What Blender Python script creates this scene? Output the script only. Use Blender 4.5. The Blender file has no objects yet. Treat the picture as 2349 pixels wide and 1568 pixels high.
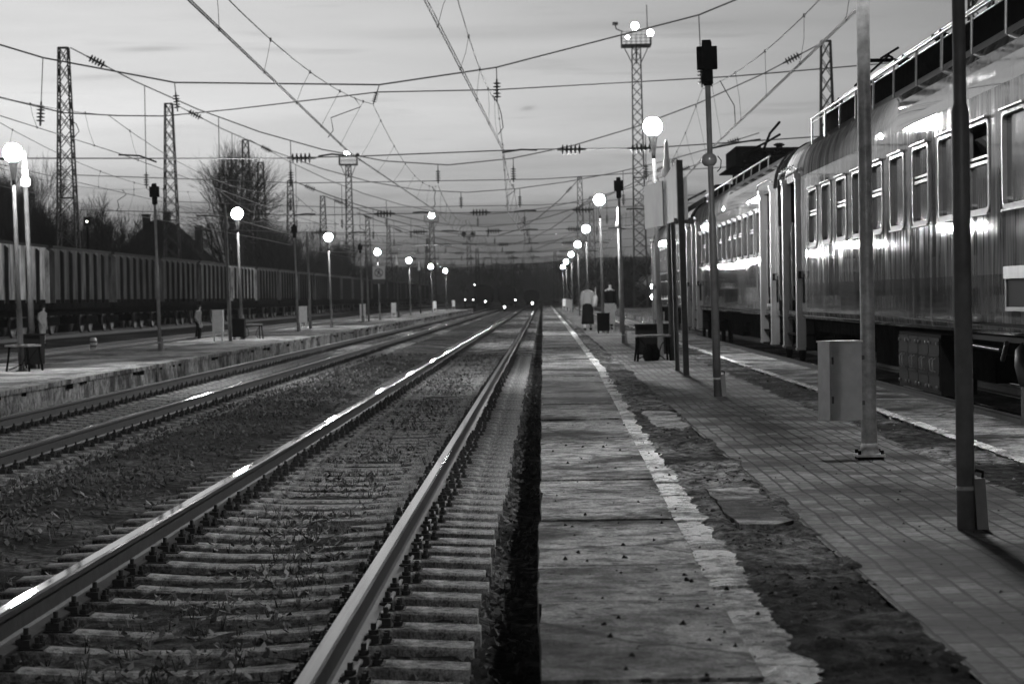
import bpy, math, random
import numpy as np
from mathutils import Vector, Matrix, noise
random.seed(7)
R = math.radians
sc = bpy.context.scene
col = sc.collection

# ------------------------------------------------------------------ camera
cam_d = bpy.data.cameras.new('camera')
cam = bpy.data.objects.new('camera', cam_d)
col.objects.link(cam)
cam.location = (0, 0, 1.38)
cam.rotation_mode = 'XYZ'
cam.matrix_world = (Matrix.Translation((0, 0, 1.38)) @ Matrix.Rotation(R(0.8157), 4, 'Z')
                    @ Matrix.Rotation(R(90 - 1.1556), 4, 'X') @ Matrix.Rotation(R(-0.9), 4, 'Z'))
cam_d.sensor_width = 36.0
cam_d.lens = 5100 / 2348 * 36.0
cam_d.clip_start = 0.1
cam_d.clip_end = 5000
cam_d.dof.use_dof = True
cam_d.dof.focus_distance = 17.0
cam_d.dof.aperture_fstop = 5.6
sc.camera = cam

# ------------------------------------------------------------------ render / view
sc.render.engine = 'CYCLES'
sc.view_settings.view_transform = 'Standard'
sc.view_settings.look = 'None'
sc.view_settings.exposure = 0.0
sc.view_settings.gamma = 1.0
sc.cycles.use_denoising = True
sc.cycles.use_light_tree = True
sc.cycles.max_bounces = 6
sc.cycles.sample_clamp_indirect = 6.0

# ------------------------------------------------------------------ world: dusk sky, black and white
w = bpy.data.worlds.new('World'); sc.world = w; w.use_nodes = True
nt = w.node_tree; N = nt.nodes; Lk = nt.links
for n in list(N): N.remove(n)
def nn(t, **k):
    n = N.new(t)
    for a, b in k.items(): setattr(n, a, b)
    return n
def wmath(op, a, b=None, c=None):
    n = nn('ShaderNodeMath', operation=op)
    for i, v in enumerate((a, b, c)):
        if v is None: continue
        if isinstance(v, (int, float)): n.inputs[i].default_value = v
        else: Lk.new(v, n.inputs[i])
    return n.outputs[0]
def ramp(fac, stops, nodes=None, links=None, interp='LINEAR'):
    nodes = nodes or N; links = links or Lk
    r = nodes.new('ShaderNodeValToRGB'); e = r.color_ramp.elements
    r.color_ramp.interpolation = interp
    while len(e) < len(stops): e.new(0.5)
    for i, (p, v) in enumerate(stops):
        e[i].position = p; e[i].color = (v, v, v, 1)
    links.new(fac, r.inputs[0])
    return r.outputs[0]
out = nn('ShaderNodeOutputWorld'); bg = nn('ShaderNodeBackground')
tc = nn('ShaderNodeTexCoord'); sp = nn('ShaderNodeSeparateXYZ'); Lk.new(tc.outputs['Generated'], sp.inputs[0])
X, Y_, Z = sp.outputs
# elevation profile: murky at the horizon, brightest some degrees up, dark towards the zenith
elev = ramp(Z, [(0.0, .11), (0.012, .15), (0.030, .30), (0.045, .48), (0.070, .66), (0.095, .68), (0.135, .57), (0.22, .22), (0.42, .055), (1.0, .018)])
# brighter towards the set sun (left of the view), darker to the right and behind
azd = wmath('ADD', wmath('MULTIPLY', X, -0.5), wmath('MULTIPLY', Y_, 0.866))
azi = ramp(azd, [(0.0, .07), (0.45, .17), (0.745, .52), (0.83, .80), (0.89, 1.04), (0.95, 1.27), (1.0, 1.25)])
cmap = nn('ShaderNodeMapping'); cmap.inputs['Scale'].default_value = (5, 5, 46); Lk.new(tc.outputs['Generated'], cmap.inputs[0])
cn = nn('ShaderNodeTexNoise'); cn.inputs['Scale'].default_value = 1.6; cn.inputs['Detail'].default_value = 5; cn.inputs['Roughness'].default_value = .55
Lk.new(cmap.outputs[0], cn.inputs[0])
streak = ramp(cn.outputs['Fac'], [(0.36, .0), (0.62, 1.0)])
lowmask = ramp(Z, [(0.0, .62), (0.035, .55), (0.062, .14), (0.10, .10), (0.3, .05)])
dark = wmath('SUBTRACT', 1.0, wmath('MULTIPLY', streak, lowmask))
cmap2 = nn('ShaderNodeMapping'); cmap2.inputs['Scale'].default_value = (9, 9, 130); cmap2.inputs['Rotation'].default_value = (0, .06, 0)
cmap2.inputs['Location'].default_value = (1.3, .2, 4.1)
Lk.new(tc.outputs['Generated'], cmap2.inputs[0])
cn2 = nn('ShaderNodeTexNoise'); cn2.inputs['Scale'].default_value = 1.2; cn2.inputs['Detail'].default_value = 3
Lk.new(cmap2.outputs[0], cn2.inputs[0])
wisp = ramp(cn2.outputs['Fac'], [(0.60, 1.0), (0.72, .84)])
def cloudlet(az, el, wa, we, depth, slope=0.0):
    # a small soft cloud at azimuth (x/y) az and elevation (z) el
    a = wmath('DIVIDE', wmath('SUBTRACT', wmath('DIVIDE', X, wmath('MAXIMUM', Y_, .05)), az), wa)
    e = wmath('DIVIDE', wmath('SUBTRACT', wmath('SUBTRACT', Z, el), wmath('MULTIPLY', a, slope)), we)
    wob = wmath('MULTIPLY', wmath('SUBTRACT', cn2.outputs['Fac'], .5), 2.2)
    e = wmath('ADD', e, wob)
    r2 = wmath('ADD', wmath('MULTIPLY', a, a), wmath('MULTIPLY', e, e))
    front = wmath('GREATER_THAN', Y_, 0.1)
    g = wmath('MULTIPLY', wmath('EXPONENT', wmath('MULTIPLY', r2, -1.0)), front)
    return wmath('SUBTRACT', 1.0, wmath('MULTIPLY', g, depth))
tot = wmath('MULTIPLY', elev, azi)
for v in (dark, wisp, cloudlet(-.175, .1115, .016, .0016, .30, .0006), cloudlet(-.196, .0990, .022, .0013, .17, .0012),
          cloudlet(-.05, .1175, .07, .003, .12), cloudlet(.055, .120, .05, .0028, .14), cloudlet(-.0055, .084, .003, .0009, .30, 0.0003),
          cloudlet(-.125, .1175, .012, .0010, .10, -.001), cloudlet(.05, .1035, .06, .003, .06), cloudlet(-.015, .064, .012, .0013, .16)):
    tot = wmath('MULTIPLY', tot, v)
sky = nn('ShaderNodeTexSky', sky_type='NISHITA'); sky.sun_disc = False; sky.sun_elevation = R(1.0); sky.sun_rotation = R(-32)
bw = nn('ShaderNodeRGBToBW'); Lk.new(sky.outputs[0], bw.inputs[0])
tot = wmath('ADD', wmath('MULTIPLY', tot, 1.0), wmath('MULTIPLY', bw.outputs[0], .004))
cmb = nn('ShaderNodeCombineColor')
for i in range(3): Lk.new(tot, cmb.inputs[i])
Lk.new(cmb.outputs[0], bg.inputs[0]); bg.inputs[1].default_value = 1.0
Lk.new(bg.outputs[0], out.inputs[0])

# afterglow of the set sun: very weak, very soft
sun_d = bpy.data.lights.new('sun', 'SUN'); sun_d.energy = 0.06; sun_d.angle = R(25)
sun = bpy.data.objects.new('sun', sun_d); col.objects.link(sun)
sun.rotation_euler = Vector((math.sin(R(-32)), math.cos(R(-32)), .12)).to_track_quat('Z', 'Y').to_euler()

LAMP_E = 1250.0     # emission of the platform globes
# ------------------------------------------------------------------ materials
MATS = {}
def mat(name, base=.3, rough=.7, metal=0.0, spec=.5, var=0.0, vscale=3.0, bump=0.0, bscale=20.0, stretch=(1, 1, 1), emit=0.0, coat=0.0, rvar=0.0, detail=5):
    """grey procedural material: noise-varied base, roughness and bump"""
    if name in MATS: return MATS[name]
    m = bpy.data.materials.new(name); m.use_nodes = True
    nt = m.node_tree; P = nt.nodes['Principled BSDF']
    P.inputs['Base Color'].default_value = (base, base, base, 1)
    P.inputs['Roughness'].default_value = rough
    P.inputs['Metallic'].default_value = metal
    P.inputs['Specular IOR Level'].default_value = spec
    P.inputs['Coat Weight'].default_value = coat
    P.inputs['Coat Roughness'].default_value = .12
    if emit:
        P.inputs['Emission Color'].default_value = (1, 1, 1, 1); P.inputs['Emission Strength'].default_value = emit
    if var or bump or rvar:
        tc = nt.nodes.new('ShaderNodeTexCoord'); mp = nt.nodes.new('ShaderNodeMapping'); mp.inputs['Scale'].default_value = stretch
        nt.links.new(tc.outputs['Object'], mp.inputs[0])
    if var:
        n = nt.nodes.new('ShaderNodeTexNoise'); n.inputs['Scale'].default_value = vscale; n.inputs['Detail'].default_value = detail; n.inputs['Roughness'].default_value = .62
        nt.links.new(mp.outputs[0], n.inputs[0])
        lo, hi = max(0, base * (1 - var)), base * (1 + var)
        c = ramp(n.outputs['Fac'], [(.32, lo), (.5, base), (.68, hi)], nt.nodes, nt.links)
        nt.links.new(c, P.inputs['Base Color'])
        if rvar:
            r = ramp(n.outputs['Fac'], [(.3, max(.03, rough - rvar)), (.7, min(1, rough + rvar))], nt.nodes, nt.links)
            nt.links.new(r, P.inputs['Roughness'])
    if bump:
        n2 = nt.nodes.new('ShaderNodeTexNoise'); n2.inputs['Scale'].default_value = bscale; n2.inputs['Detail'].default_value = 4
        nt.links.new(mp.outputs[0], n2.inputs[0])
        b = nt.nodes.new('ShaderNodeBump'); b.inputs['Strength'].default_value = 1.0; b.inputs['Distance'].default_value = bump
        nt.links.new(n2.outputs['Fac'], b.inputs['Height']); nt.links.new(b.outputs[0], P.inputs['Normal'])
    MATS[name] = m
    return m

def mulmix(nt, a, b):
    mx = nt.nodes.new('ShaderNodeMix'); mx.data_type = 'RGBA'; mx.blend_type = 'MULTIPLY'; mx.inputs['Factor'].default_value = 1
    nt.links.new(a, mx.inputs[6]); nt.links.new(b, mx.inputs[7]); return mx.outputs[2]
def tnoise(nt, vec, scale, detail=5, rough=.6, dist=0.0):
    n = nt.nodes.new('ShaderNodeTexNoise'); n.inputs['Scale'].default_value = scale; n.inputs['Detail'].default_value = detail; n.inputs['Roughness'].default_value = rough; n.inputs['Distortion'].default_value = dist
    nt.links.new(vec, n.inputs['Vector']); return n.outputs['Fac']
def mat_concrete(name, base, spots=True, scale=1.0, lo=.22):
    """weathered concrete: broad damp stains, blotches, grit, pits and hairline cracks"""
    m = bpy.data.materials.new(name); m.use_nodes = True; nt = m.node_tree; P = nt.nodes['Principled BSDF']; L = nt.links
    tc = nt.nodes.new('ShaderNodeTexCoord'); o = tc.outputs['Object']
    a = ramp(tnoise(nt, o, .75 * scale, 8, .62, .4), [(.40, base * lo), (.475, base * (.5 + lo)), (.56, base * 1.4)], nt.nodes, L)
    b = ramp(tnoise(nt, o, 6.5 * scale, 7, .7, .3), [(.38, .35), (.5, 1.0), (.62, 1.45)], nt.nodes, L)
    gfac = tnoise(nt, o, 55 * scale, 4, .75)
    g = ramp(gfac, [(.36, .45), (.5, 1.0), (.66, 1.5)], nt.nodes, L)
    c = mulmix(nt, mulmix(nt, a, b), g)
    if spots:
        v = nt.nodes.new('ShaderNodeTexVoronoi'); v.voronoi_dimensions = '2D'; v.inputs['Scale'].default_value = 6.0 * scale; L.new(o, v.inputs['Vector'])
        sw = ramp(v.outputs['Distance'], [(.08, .10), (.17, 1.0)], nt.nodes, L)
        rs = nt.nodes.new('ShaderNodeMath'); rs.operation = 'GREATER_THAN'; rs.inputs[1].default_value = .57; L.new(v.outputs['Color'], rs.inputs[0])
        mx2 = nt.nodes.new('ShaderNodeMix'); mx2.data_type = 'RGBA'; mx2.blend_type = 'MULTIPLY'
        L.new(rs.outputs[0], mx2.inputs['Factor']); L.new(c, mx2.inputs[6]); L.new(sw, mx2.inputs[7]); c = mx2.outputs[2]
        # hairline cracks
        wob = nt.nodes.new('ShaderNodeVectorMath'); wob.operation = 'MULTIPLY_ADD'; wob.inputs[1].default_value = (.5, .5, 0)
        nz = nt.nodes.new('ShaderNodeTexNoise'); nz.inputs['Scale'].default_value = 2.2; nz.inputs['Detail'].default_value = 5; L.new(o, nz.inputs['Vector'])
        L.new(nz.outputs['Color'], wob.inputs[0]); L.new(o, wob.inputs[2])
        vc = nt.nodes.new('ShaderNodeTexVoronoi'); vc.voronoi_dimensions = '2D'; vc.feature = 'DISTANCE_TO_EDGE'; vc.inputs['Scale'].default_value = .42; L.new(wob.outputs[0], vc.inputs['Vector'])
        c = mulmix(nt, c, ramp(vc.outputs['Distance'], [(.004, .3), (.012, 1.0)], nt.nodes, L))
    L.new(c, P.inputs['Base Color']); P.inputs['Roughness'].default_value = .85; P.inputs['Specular IOR Level'].default_value = .2
    bm = nt.nodes.new('ShaderNodeBump'); bm.inputs['Distance'].default_value = .010; L.new(b, bm.inputs['Height'])
    bm2 = nt.nodes.new('ShaderNodeBump'); bm2.inputs['Distance'].default_value = .004; L.new(gfac, bm2.inputs['Height'])
    L.new(bm.outputs[0], bm2.inputs['Normal']); L.new(bm2.outputs[0], P.inputs['Normal'])
    MATS[name] = m
    return m

def mat_soil(name, base, lightness=1.0):
    m = bpy.data.materials.new(name); m.use_nodes = True; nt = m.node_tree; P = nt.nodes['Principled BSDF']; L = nt.links
    tc = nt.nodes.new('ShaderNodeTexCoord')
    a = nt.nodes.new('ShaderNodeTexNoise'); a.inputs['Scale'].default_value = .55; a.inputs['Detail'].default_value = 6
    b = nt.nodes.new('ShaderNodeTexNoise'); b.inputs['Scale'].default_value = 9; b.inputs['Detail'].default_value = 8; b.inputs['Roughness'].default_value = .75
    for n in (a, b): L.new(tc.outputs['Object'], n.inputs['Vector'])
    ca = ramp(a.outputs['Fac'], [(.42, base * .32), (.5, base), (.58, base * 2.0)], nt.nodes, L)  # broad patches; their dark tones also imitate shadow bands across the ground
    cb = ramp(b.outputs['Fac'], [(.38, .12), (.5, .8), (.62, 2.1)], nt.nodes, L)
    mx = nt.nodes.new('ShaderNodeMix'); mx.data_type = 'RGBA'; mx.blend_type = 'MULTIPLY'; mx.inputs['Factor'].default_value = 1
    L.new(ca, mx.inputs[6]); L.new(cb, mx.inputs[7]); L.new(mx.outputs[2], P.inputs['Base Color'])
    P.inputs['Roughness'].default_value = .95; P.inputs['Specular IOR Level'].default_value = .1
    bm = nt.nodes.new('ShaderNodeBump'); bm.inputs['Distance'].default_value = .07; L.new(b.outputs['Fac'], bm.inputs['Height']); L.new(bm.outputs[0], P.inputs['Normal'])
    MATS[name] = m
    return m

def mat_pavers(name, base):
    m = bpy.data.materials.new(name); m.use_nodes = True; nt = m.node_tree; P = nt.nodes['Principled BSDF']; L = nt.links
    tc = nt.nodes.new('ShaderNodeTexCoord')
    wn = nt.nodes.new('ShaderNodeTexNoise'); wn.inputs['Scale'].default_value = 1.3; L.new(tc.outputs['Object'], wn.inputs['Vector'])
    ad = nt.nodes.new('ShaderNodeVectorMath'); ad.operation = 'MULTIPLY_ADD'; ad.inputs[1].default_value = (.05, .05, 0)
    L.new(wn.outputs['Color'], ad.inputs[0]); L.new(tc.outputs['Object'], ad.inputs[2])
    br = nt.nodes.new('ShaderNodeTexBrick'); br.inputs['Scale'].default_value = 1.0
    br.inputs['Brick Width'].default_value = .205; br.inputs['Row Height'].default_value = .105; br.inputs['Mortar Size'].default_value = .010
    br.inputs['Mortar Smooth'].default_value = .35; br.inputs['Bias'].default_value = -.1; br.offset = .5
    br.inputs['Color1'].default_value = (base * .55,) * 3 + (1,); br.inputs['Color2'].default_value = (base * 1.4,) * 3 + (1,); br.inputs['Mortar'].default_value = (base * .22,) * 3 + (1,)
    rot = nt.nodes.new('ShaderNodeMapping'); rot.inputs['Rotation'].default_value = (0, 0, R(90)); L.new(ad.outputs[0], rot.inputs[0])
    L.new(rot.outputs[0], br.inputs['Vector'])
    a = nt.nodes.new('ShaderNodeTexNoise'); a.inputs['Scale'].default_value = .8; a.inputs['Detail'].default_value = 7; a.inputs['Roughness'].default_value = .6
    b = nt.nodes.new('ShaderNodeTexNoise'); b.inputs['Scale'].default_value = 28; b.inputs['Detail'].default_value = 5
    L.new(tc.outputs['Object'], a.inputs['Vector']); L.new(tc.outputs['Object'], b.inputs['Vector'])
    ca = ramp(a.outputs['Fac'], [(.40, .25), (.48, .85), (.57, 1.45)], nt.nodes, L)  # large dark blotches, with shadows of things put into the colour
    cb = ramp(b.outputs['Fac'], [(.3, .6), (.7, 1.3)], nt.nodes, L)
    c = br.outputs['Color']
    for x in (ca, cb):
        mx = nt.nodes.new('ShaderNodeMix'); mx.data_type = 'RGBA'; mx.blend_type = 'MULTIPLY'; mx.inputs['Factor'].default_value = 1
        L.new(c, mx.inputs[6]); L.new(x, mx.inputs[7]); c = mx.outputs[2]
    L.new(c, P.inputs['Base Color']); P.inputs['Roughness'].default_value = .8; P.inputs['Specular IOR Level'].default_value = .3
    inv = nt.nodes.new('ShaderNodeMath'); inv.operation = 'SUBTRACT'; inv.inputs[0].default_value = 1; L.new(br.outputs['Fac'], inv.inputs[1])
    bm = nt.nodes.new('ShaderNodeBump'); bm.inputs['Distance'].default_value = .012; L.new(inv.outputs[0], bm.inputs['Height'])
    bm2 = nt.nodes.new('ShaderNodeBump'); bm2.inputs['Distance'].default_value = .006; L.new(b.outputs['Fac'], bm2.inputs['Height']); L.new(bm.outputs[0], bm2.inputs['Normal'])
    L.new(bm2.outputs[0], P.inputs['Normal'])
    MATS[name] = m
    return m

def mat_body(name, base):
    """glossy carriage paint with long vertical rain and wash streaks"""
    m = bpy.data.materials.new(name); m.use_nodes = True; nt = m.node_tree; P = nt.nodes['Principled BSDF']; L = nt.links
    tc = nt.nodes.new('ShaderNodeTexCoord'); mp = nt.nodes.new('ShaderNodeMapping'); mp.inputs['Scale'].default_value = (3, 3.2, .35)
    L.new(tc.outputs['Object'], mp.inputs[0])
    a = nt.nodes.new('ShaderNodeTexNoise'); a.inputs['Scale'].default_value = 1.6; a.inputs['Detail'].default_value = 7; a.inputs['Roughness'].default_value = .6; a.inputs['Distortion'].default_value = .6
    mp2 = nt.nodes.new('ShaderNodeMapping'); mp2.inputs['Scale'].default_value = (3, 6.5, .45); L.new(tc.outputs['Object'], mp2.inputs[0])
    b = nt.nodes.new('ShaderNodeTexNoise'); b.inputs['Scale'].default_value = 1.3; b.inputs['Detail'].default_value = 5
    L.new(mp.outputs[0], a.inputs['Vector']); L.new(mp2.outputs[0], b.inputs['Vector'])
    ca = ramp(a.outputs['Fac'], [(.38, base * .42), (.5, base), (.62, base * 1.6)], nt.nodes, L)
    cb = ramp(b.outputs['Fac'], [(.34, .72), (.5, 1.0), (.68, 1.3)], nt.nodes, L)
    mx = nt.nodes.new('ShaderNodeMix'); mx.data_type = 'RGBA'; mx.blend_type = 'MULTIPLY'; mx.inputs['Factor'].default_value = 1
    L.new(ca, mx.inputs[6]); L.new(cb, mx.inputs[7]); L.new(mx.outputs[2], P.inputs['Base Color'])
    r = ramp(a.outputs['Fac'], [(.32, .02), (.5, .035), (.68, .085)], nt.nodes, L); L.new(r, P.inputs['Roughness'])
    P.inputs['Specular IOR Level'].default_value = .19
    P.inputs['Metallic'].default_value = 0.0
    bm = nt.nodes.new('ShaderNodeBump'); bm.inputs['Distance'].default_value = .00045; L.new(b.outputs['Fac'], bm.inputs['Height'])
    dn = nt.nodes.new('ShaderNodeTexNoise'); dn.inputs['Scale'].default_value = .9; dn.inputs['Detail'].default_value = 2; L.new(tc.outputs['Object'], dn.inputs['Vector'])
    bd = nt.nodes.new('ShaderNodeBump'); bd.inputs['Distance'].default_value = .0035; L.new(dn.outputs['Fac'], bd.inputs['Height']); L.new(bm.outputs[0], bd.inputs['Normal'])
    L.new(bd.outputs[0], P.inputs['Normal'])
    MATS[name] = m
    return m

concrete = mat_concrete('slab concrete', .31, lo=.14)
concrete_l = mat_concrete('left platform concrete', .30, spots=False, scale=.5)
face_c = mat_concrete('platform face concrete', .34, spots=False, scale=1.2)
paint_c = mat_concrete('whitewashed kerb', .88, spots=False, scale=2.2, lo=.5)
sleeper_c = mat_concrete('sleeper concrete', .30, spots=False, scale=1.6, lo=.12)
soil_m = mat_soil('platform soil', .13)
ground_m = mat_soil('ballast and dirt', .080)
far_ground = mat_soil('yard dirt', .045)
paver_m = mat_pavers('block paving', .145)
body_u = mat_body('carriage paint upper', .19)
body_l = mat_body('carriage paint lower', .115)
roof_m = mat('carriage roof', .08, .42, var=.4, spec=.3, vscale=1.4, stretch=(1, 3, 1), bump=.002, bscale=14)
black = mat('grimy underframe', .010, .9, spec=0.0, var=.5, vscale=4, bump=.004)
roofgear = mat('roof equipment', .006, .9, spec=0.0, var=.4, vscale=6)
chrome = mat('bright trim', .13, .36, metal=.1, var=.25, vscale=3, bump=.0015, bscale=9)
trim = mat('door post steel', .17, .33, metal=.2, var=.3, vscale=2, stretch=(3, 3, .4), bump=.001, bscale=12)
glass = mat('carriage window glass', .05, .06, spec=.7, var=.5, vscale=1.2, stretch=(1, 8, .6), bump=.0012, bscale=2)
curtain = mat('dark open window', .006, .7, spec=.1)
rubber = mat('rubber', .010, .9, spec=0.0)
door_m = mat('door leaf', .05, .4, var=.3, vscale=2)
rail_top = mat('polished rail head', .17, .055, metal=1.0, var=.3, vscale=2, stretch=(40, .4, 1), rvar=.03)
rail_side = mat('rusty rail web', .035, .6, var=.4, vscale=9, bump=.002, bscale=40)
rust = mat('rail fastening iron', .022, .7, var=.5, vscale=30, bump=.002, bscale=60)
steel_d = mat('dark painted post', .16, .45, var=.3, vscale=5, bump=.0008, bscale=90)
steel_l = mat('galvanised post', .45, .42, metal=.1, var=.35, vscale=14, bump=.0006, bscale=60)
steel_m = mat('grey lamp column', .055, .6, spec=.15, var=.25, vscale=6)
cab_m = mat('cabinet paint', .80, .5, var=.10, vscale=8, bump=.0006, bscale=80)
lattice_m = mat('mast steel', .028, .6, var=.3, vscale=2)
wire_m = mat('catenary wire', .05, .5, metal=.4)
span_m = mat('cross span rope', .14, .7)
ins_m = mat('porcelain insulator', .03, .4)
ins_l = mat('pale roof insulator', .22, .4)
wood = mat('bench planks', .26, .6, var=.35, vscale=3, stretch=(12, 1, 12), bump=.002)
dark_p = mat('dark litter bin', .010, .8, spec=.1)
white_p = mat('white enamel', .75, .35, var=.05, vscale=6)
ant_m = mat('white aerial housing', .8, .4)
glyph = mat('sign ink', .08, .6)
board_m = mat('grey sign board', .24, .5, var=.15, vscale=2)
wag_m = [mat('wagon paint dull', .085, .9, spec=.05, var=.6, vscale=2.2, stretch=(1, 1, .3)), mat('wagon paint grey', .095, .9, spec=.05, var=.6, vscale=2.0, stretch=(1, 1, .3)), mat('wagon paint pale', .50, .9, spec=.05, var=.75, vscale=1.6, stretch=(1, 1.4, .45))]
bark = mat('bark', .02, .9)
foliage = mat('dry winter twigs', .030, .95, spec=.05); wood_m = mat('far bare wood', .12, .95, spec=.05, var=.5, vscale=.08)
hill_m = mat('dusk hillside', .14, .95, var=.5, vscale=.05)
roof_t = mat('tiled house roof', .02, .8, var=.3, vscale=3)
wall_m = mat('house wall', .035, .85, var=.3, vscale=2)
skin = mat('skin', .50, .5); hair = mat('hair', .008, .6)
cloth_l = mat('pale cloth', .24, .85, bump=.002, bscale=30); cloth_d = mat('dark cloth', .010, .95, spec=0.0, bump=.003, bscale=25); cloth_w = mat('white cloth', .42, .85)
globe_m = mat('lit globe', .8, .3, emit=LAMP_E)
flood_m = mat('lit floodlight', .8, .3, emit=320)
flood_s = mat('dim floodlight glass', .8, .3, emit=10)
sig_m = mat('signal lens', .8, .3, emit=22)
sig_b = mat('bright tail lamp', .8, .3, emit=90)
weed_m = [mat('dry weeds', .14, .9, var=.4, vscale=40), mat('pale dead leaf', .36, .9), mat('dark weeds', .05, .9)]
stone_m = [mat('ballast stone', .13, .9, var=.3, vscale=20), mat('pale ballast stone', .2, .9)]

# ------------------------------------------------------------------ mesh builder
class MB:
    def __init__(s): s.v = []; s.f = []; s.m = []; s.M = Matrix.Identity(4); s.sm = []
    def add(s, vs, fs, m=0, smooth=False):
        o = len(s.v); M = s.M
        for p in vs: s.v.append(tuple(M @ Vector(p)))
        for f in fs: s.f.append([i + o for i in f]); s.m.append(m); s.sm.append(smooth)
    def box(s, x0, x1, y0, y1, z0, z1, m=0):
        s.add([(x0, y0, z0), (x1, y0, z0), (x1, y1, z0), (x0, y1, z0), (x0, y0, z1), (x1, y0, z1), (x1, y1, z1), (x0, y1, z1)],
              [(0, 3, 2, 1), (4, 5, 6, 7), (0, 1, 5, 4), (1, 2, 6, 5), (2, 3, 7, 6), (3, 0, 4, 7)], m)
    def bar(s, a, b, w, h=None, m=0):
        a = Vector(a); b = Vector(b); s.tube([a, b], [w * .7071] * 2, 4, m, smooth=False)
    def tube(s, pts, r, n=8, m=0, smooth=True, cap=True):
        pts = [Vector(p) for p in pts]
        if not isinstance(r, (list, tuple)): r = [r] * len(pts)
        vs = []; fs = []
        up = None
        for i, p in enumerate(pts):
            d = (pts[min(i + 1, len(pts) - 1)] - pts[max(i - 1, 0)]); d.normalize()
            if up is None:
                up = Vector((0, 0, 1)) if abs(d.z) < .9 else Vector((1, 0, 0))
            a = d.cross(up); a.normalize(); b = a.cross(d); up = b
            for k in range(n):
                t = 2 * math.pi * (k + .5) / n
                vs.append(p + (a * math.cos(t) + b * math.sin(t)) * r[i])
        for i in range(len(pts) - 1):
            for k in range(n):
                fs.append((i * n + k, i * n + (k + 1) % n, (i + 1) * n + (k + 1) % n, (i + 1) * n + k))
        s.add(vs, fs, m, smooth)
        if cap:
            s.add([vs[k] for k in range(n)], [tuple(reversed(range(n)))], m)
            s.add([vs[(len(pts) - 1) * n + k] for k in range(n)], [tuple(range(n))], m)
    def lathe(s, prof, c=(0, 0, 0), n=16, m=0, axis='Z', smooth=True):
        """prof: list of (radius, height)"""
        vs = []; fs = []
        for r, h in prof:
            for k in range(n):
                t = 2 * math.pi * k / n; a, b = r * math.cos(t), r * math.sin(t)
                if axis == 'Z': q = (c[0] + a, c[1] + b, c[2] + h)
                elif axis == 'Y': q = (c[0] + a, c[1] + h, c[2] + b)
                else: q = (c[0] + h, c[1] + a, c[2] + b)
                vs.append(q)
        for i in range(len(prof) - 1):
            for k in range(n):
                fs.append((i * n + k, i * n + (k + 1) % n, (i + 1) * n + (k + 1) % n, (i + 1) * n + k))
        fs.append(tuple(reversed(range(n)))); fs.append(tuple((len(prof) - 1) * n + k for k in range(n)))
        s.add(vs, fs, m, smooth)
    def prism(s, prof, y0, y1, m=0, mats=None, cap=True):
        """prof: list of (x,z) closed, extruded along y"""
        n = len(prof)
        vs = [(x, y0, z) for x, z in prof] + [(x, y1, z) for x, z in prof]
        for k in range(n):
            s.add([vs[k], vs[(k + 1) % n], vs[n + (k + 1) % n], vs[n + k]], [(0, 1, 2, 3)], mats[k] if mats else m)
        if cap:
            s.add(vs[:n], [tuple(reversed(range(n)))], m); s.add(vs[n:], [tuple(range(n))], m)
    def build(s, name, mats, parent=None, loc=None, rotz=0):
        me = bpy.data.meshes.new(name); me.from_pydata(s.v, [], s.f)
        if not isinstance(mats, (list, tuple)): mats = [mats]
        for m in mats: me.materials.append(m)
        me.polygons.foreach_set('material_index', s.m); me.polygons.foreach_set('use_smooth', s.sm)
        me.update()
        o = bpy.data.objects.new(name, me); col.objects.link(o)
        if parent is not None: o.parent = parent
        if loc is not None: o.location = loc
        if rotz: o.rotation_euler.z = rotz
        return o
def tag(o, label=None, cat=None, group=None, kind=None):
    if label: o['label'] = label
    if cat: o['category'] = cat
    if group: o['group'] = group
    if kind: o['kind'] = kind
    return o
def thing(name, label, cat, loc=(0, 0, 0), group=None, rotz=0, lean=0):
    o = bpy.data.objects.new(name, None); o.empty_display_size = .2; col.objects.link(o)
    o.location = loc; o.rotation_euler = (0, -R(lean), rotz)
    return tag(o, label, cat, group)
def dup(root, loc=None, label=None, group=None, lean=None, rotz=None):
    r = root.copy(); col.objects.link(r)
    if loc is not None: r.location = loc
    if label: r['label'] = label
    if group: r['group'] = group
    if lean is not None: r.rotation_euler.y = -R(lean)
    if rotz is not None: r.rotation_euler.z = rotz
    for ch in list(root.children):
        c = ch.copy(); col.objects.link(c); c.parent = r
        for g in list(ch.children):
            d = g.copy(); col.objects.link(d); d.parent = c
    return r
ORD = ['first', 'second', 'third', 'fourth', 'fifth', 'sixth', 'seventh', 'eighth', 'ninth', 'tenth', 'eleventh', 'twelfth', 'thirteenth',
       'fourteenth', 'fifteenth', 'sixteenth', 'seventeenth', 'eighteenth', 'nineteenth', 'twentieth', 'twenty-first', 'twenty-second', 'twenty-third', 'twenty-fourth', 'twenty-fifth', 'twenty-sixth']
PZ = .18      # platform surface above the rail heads

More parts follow.
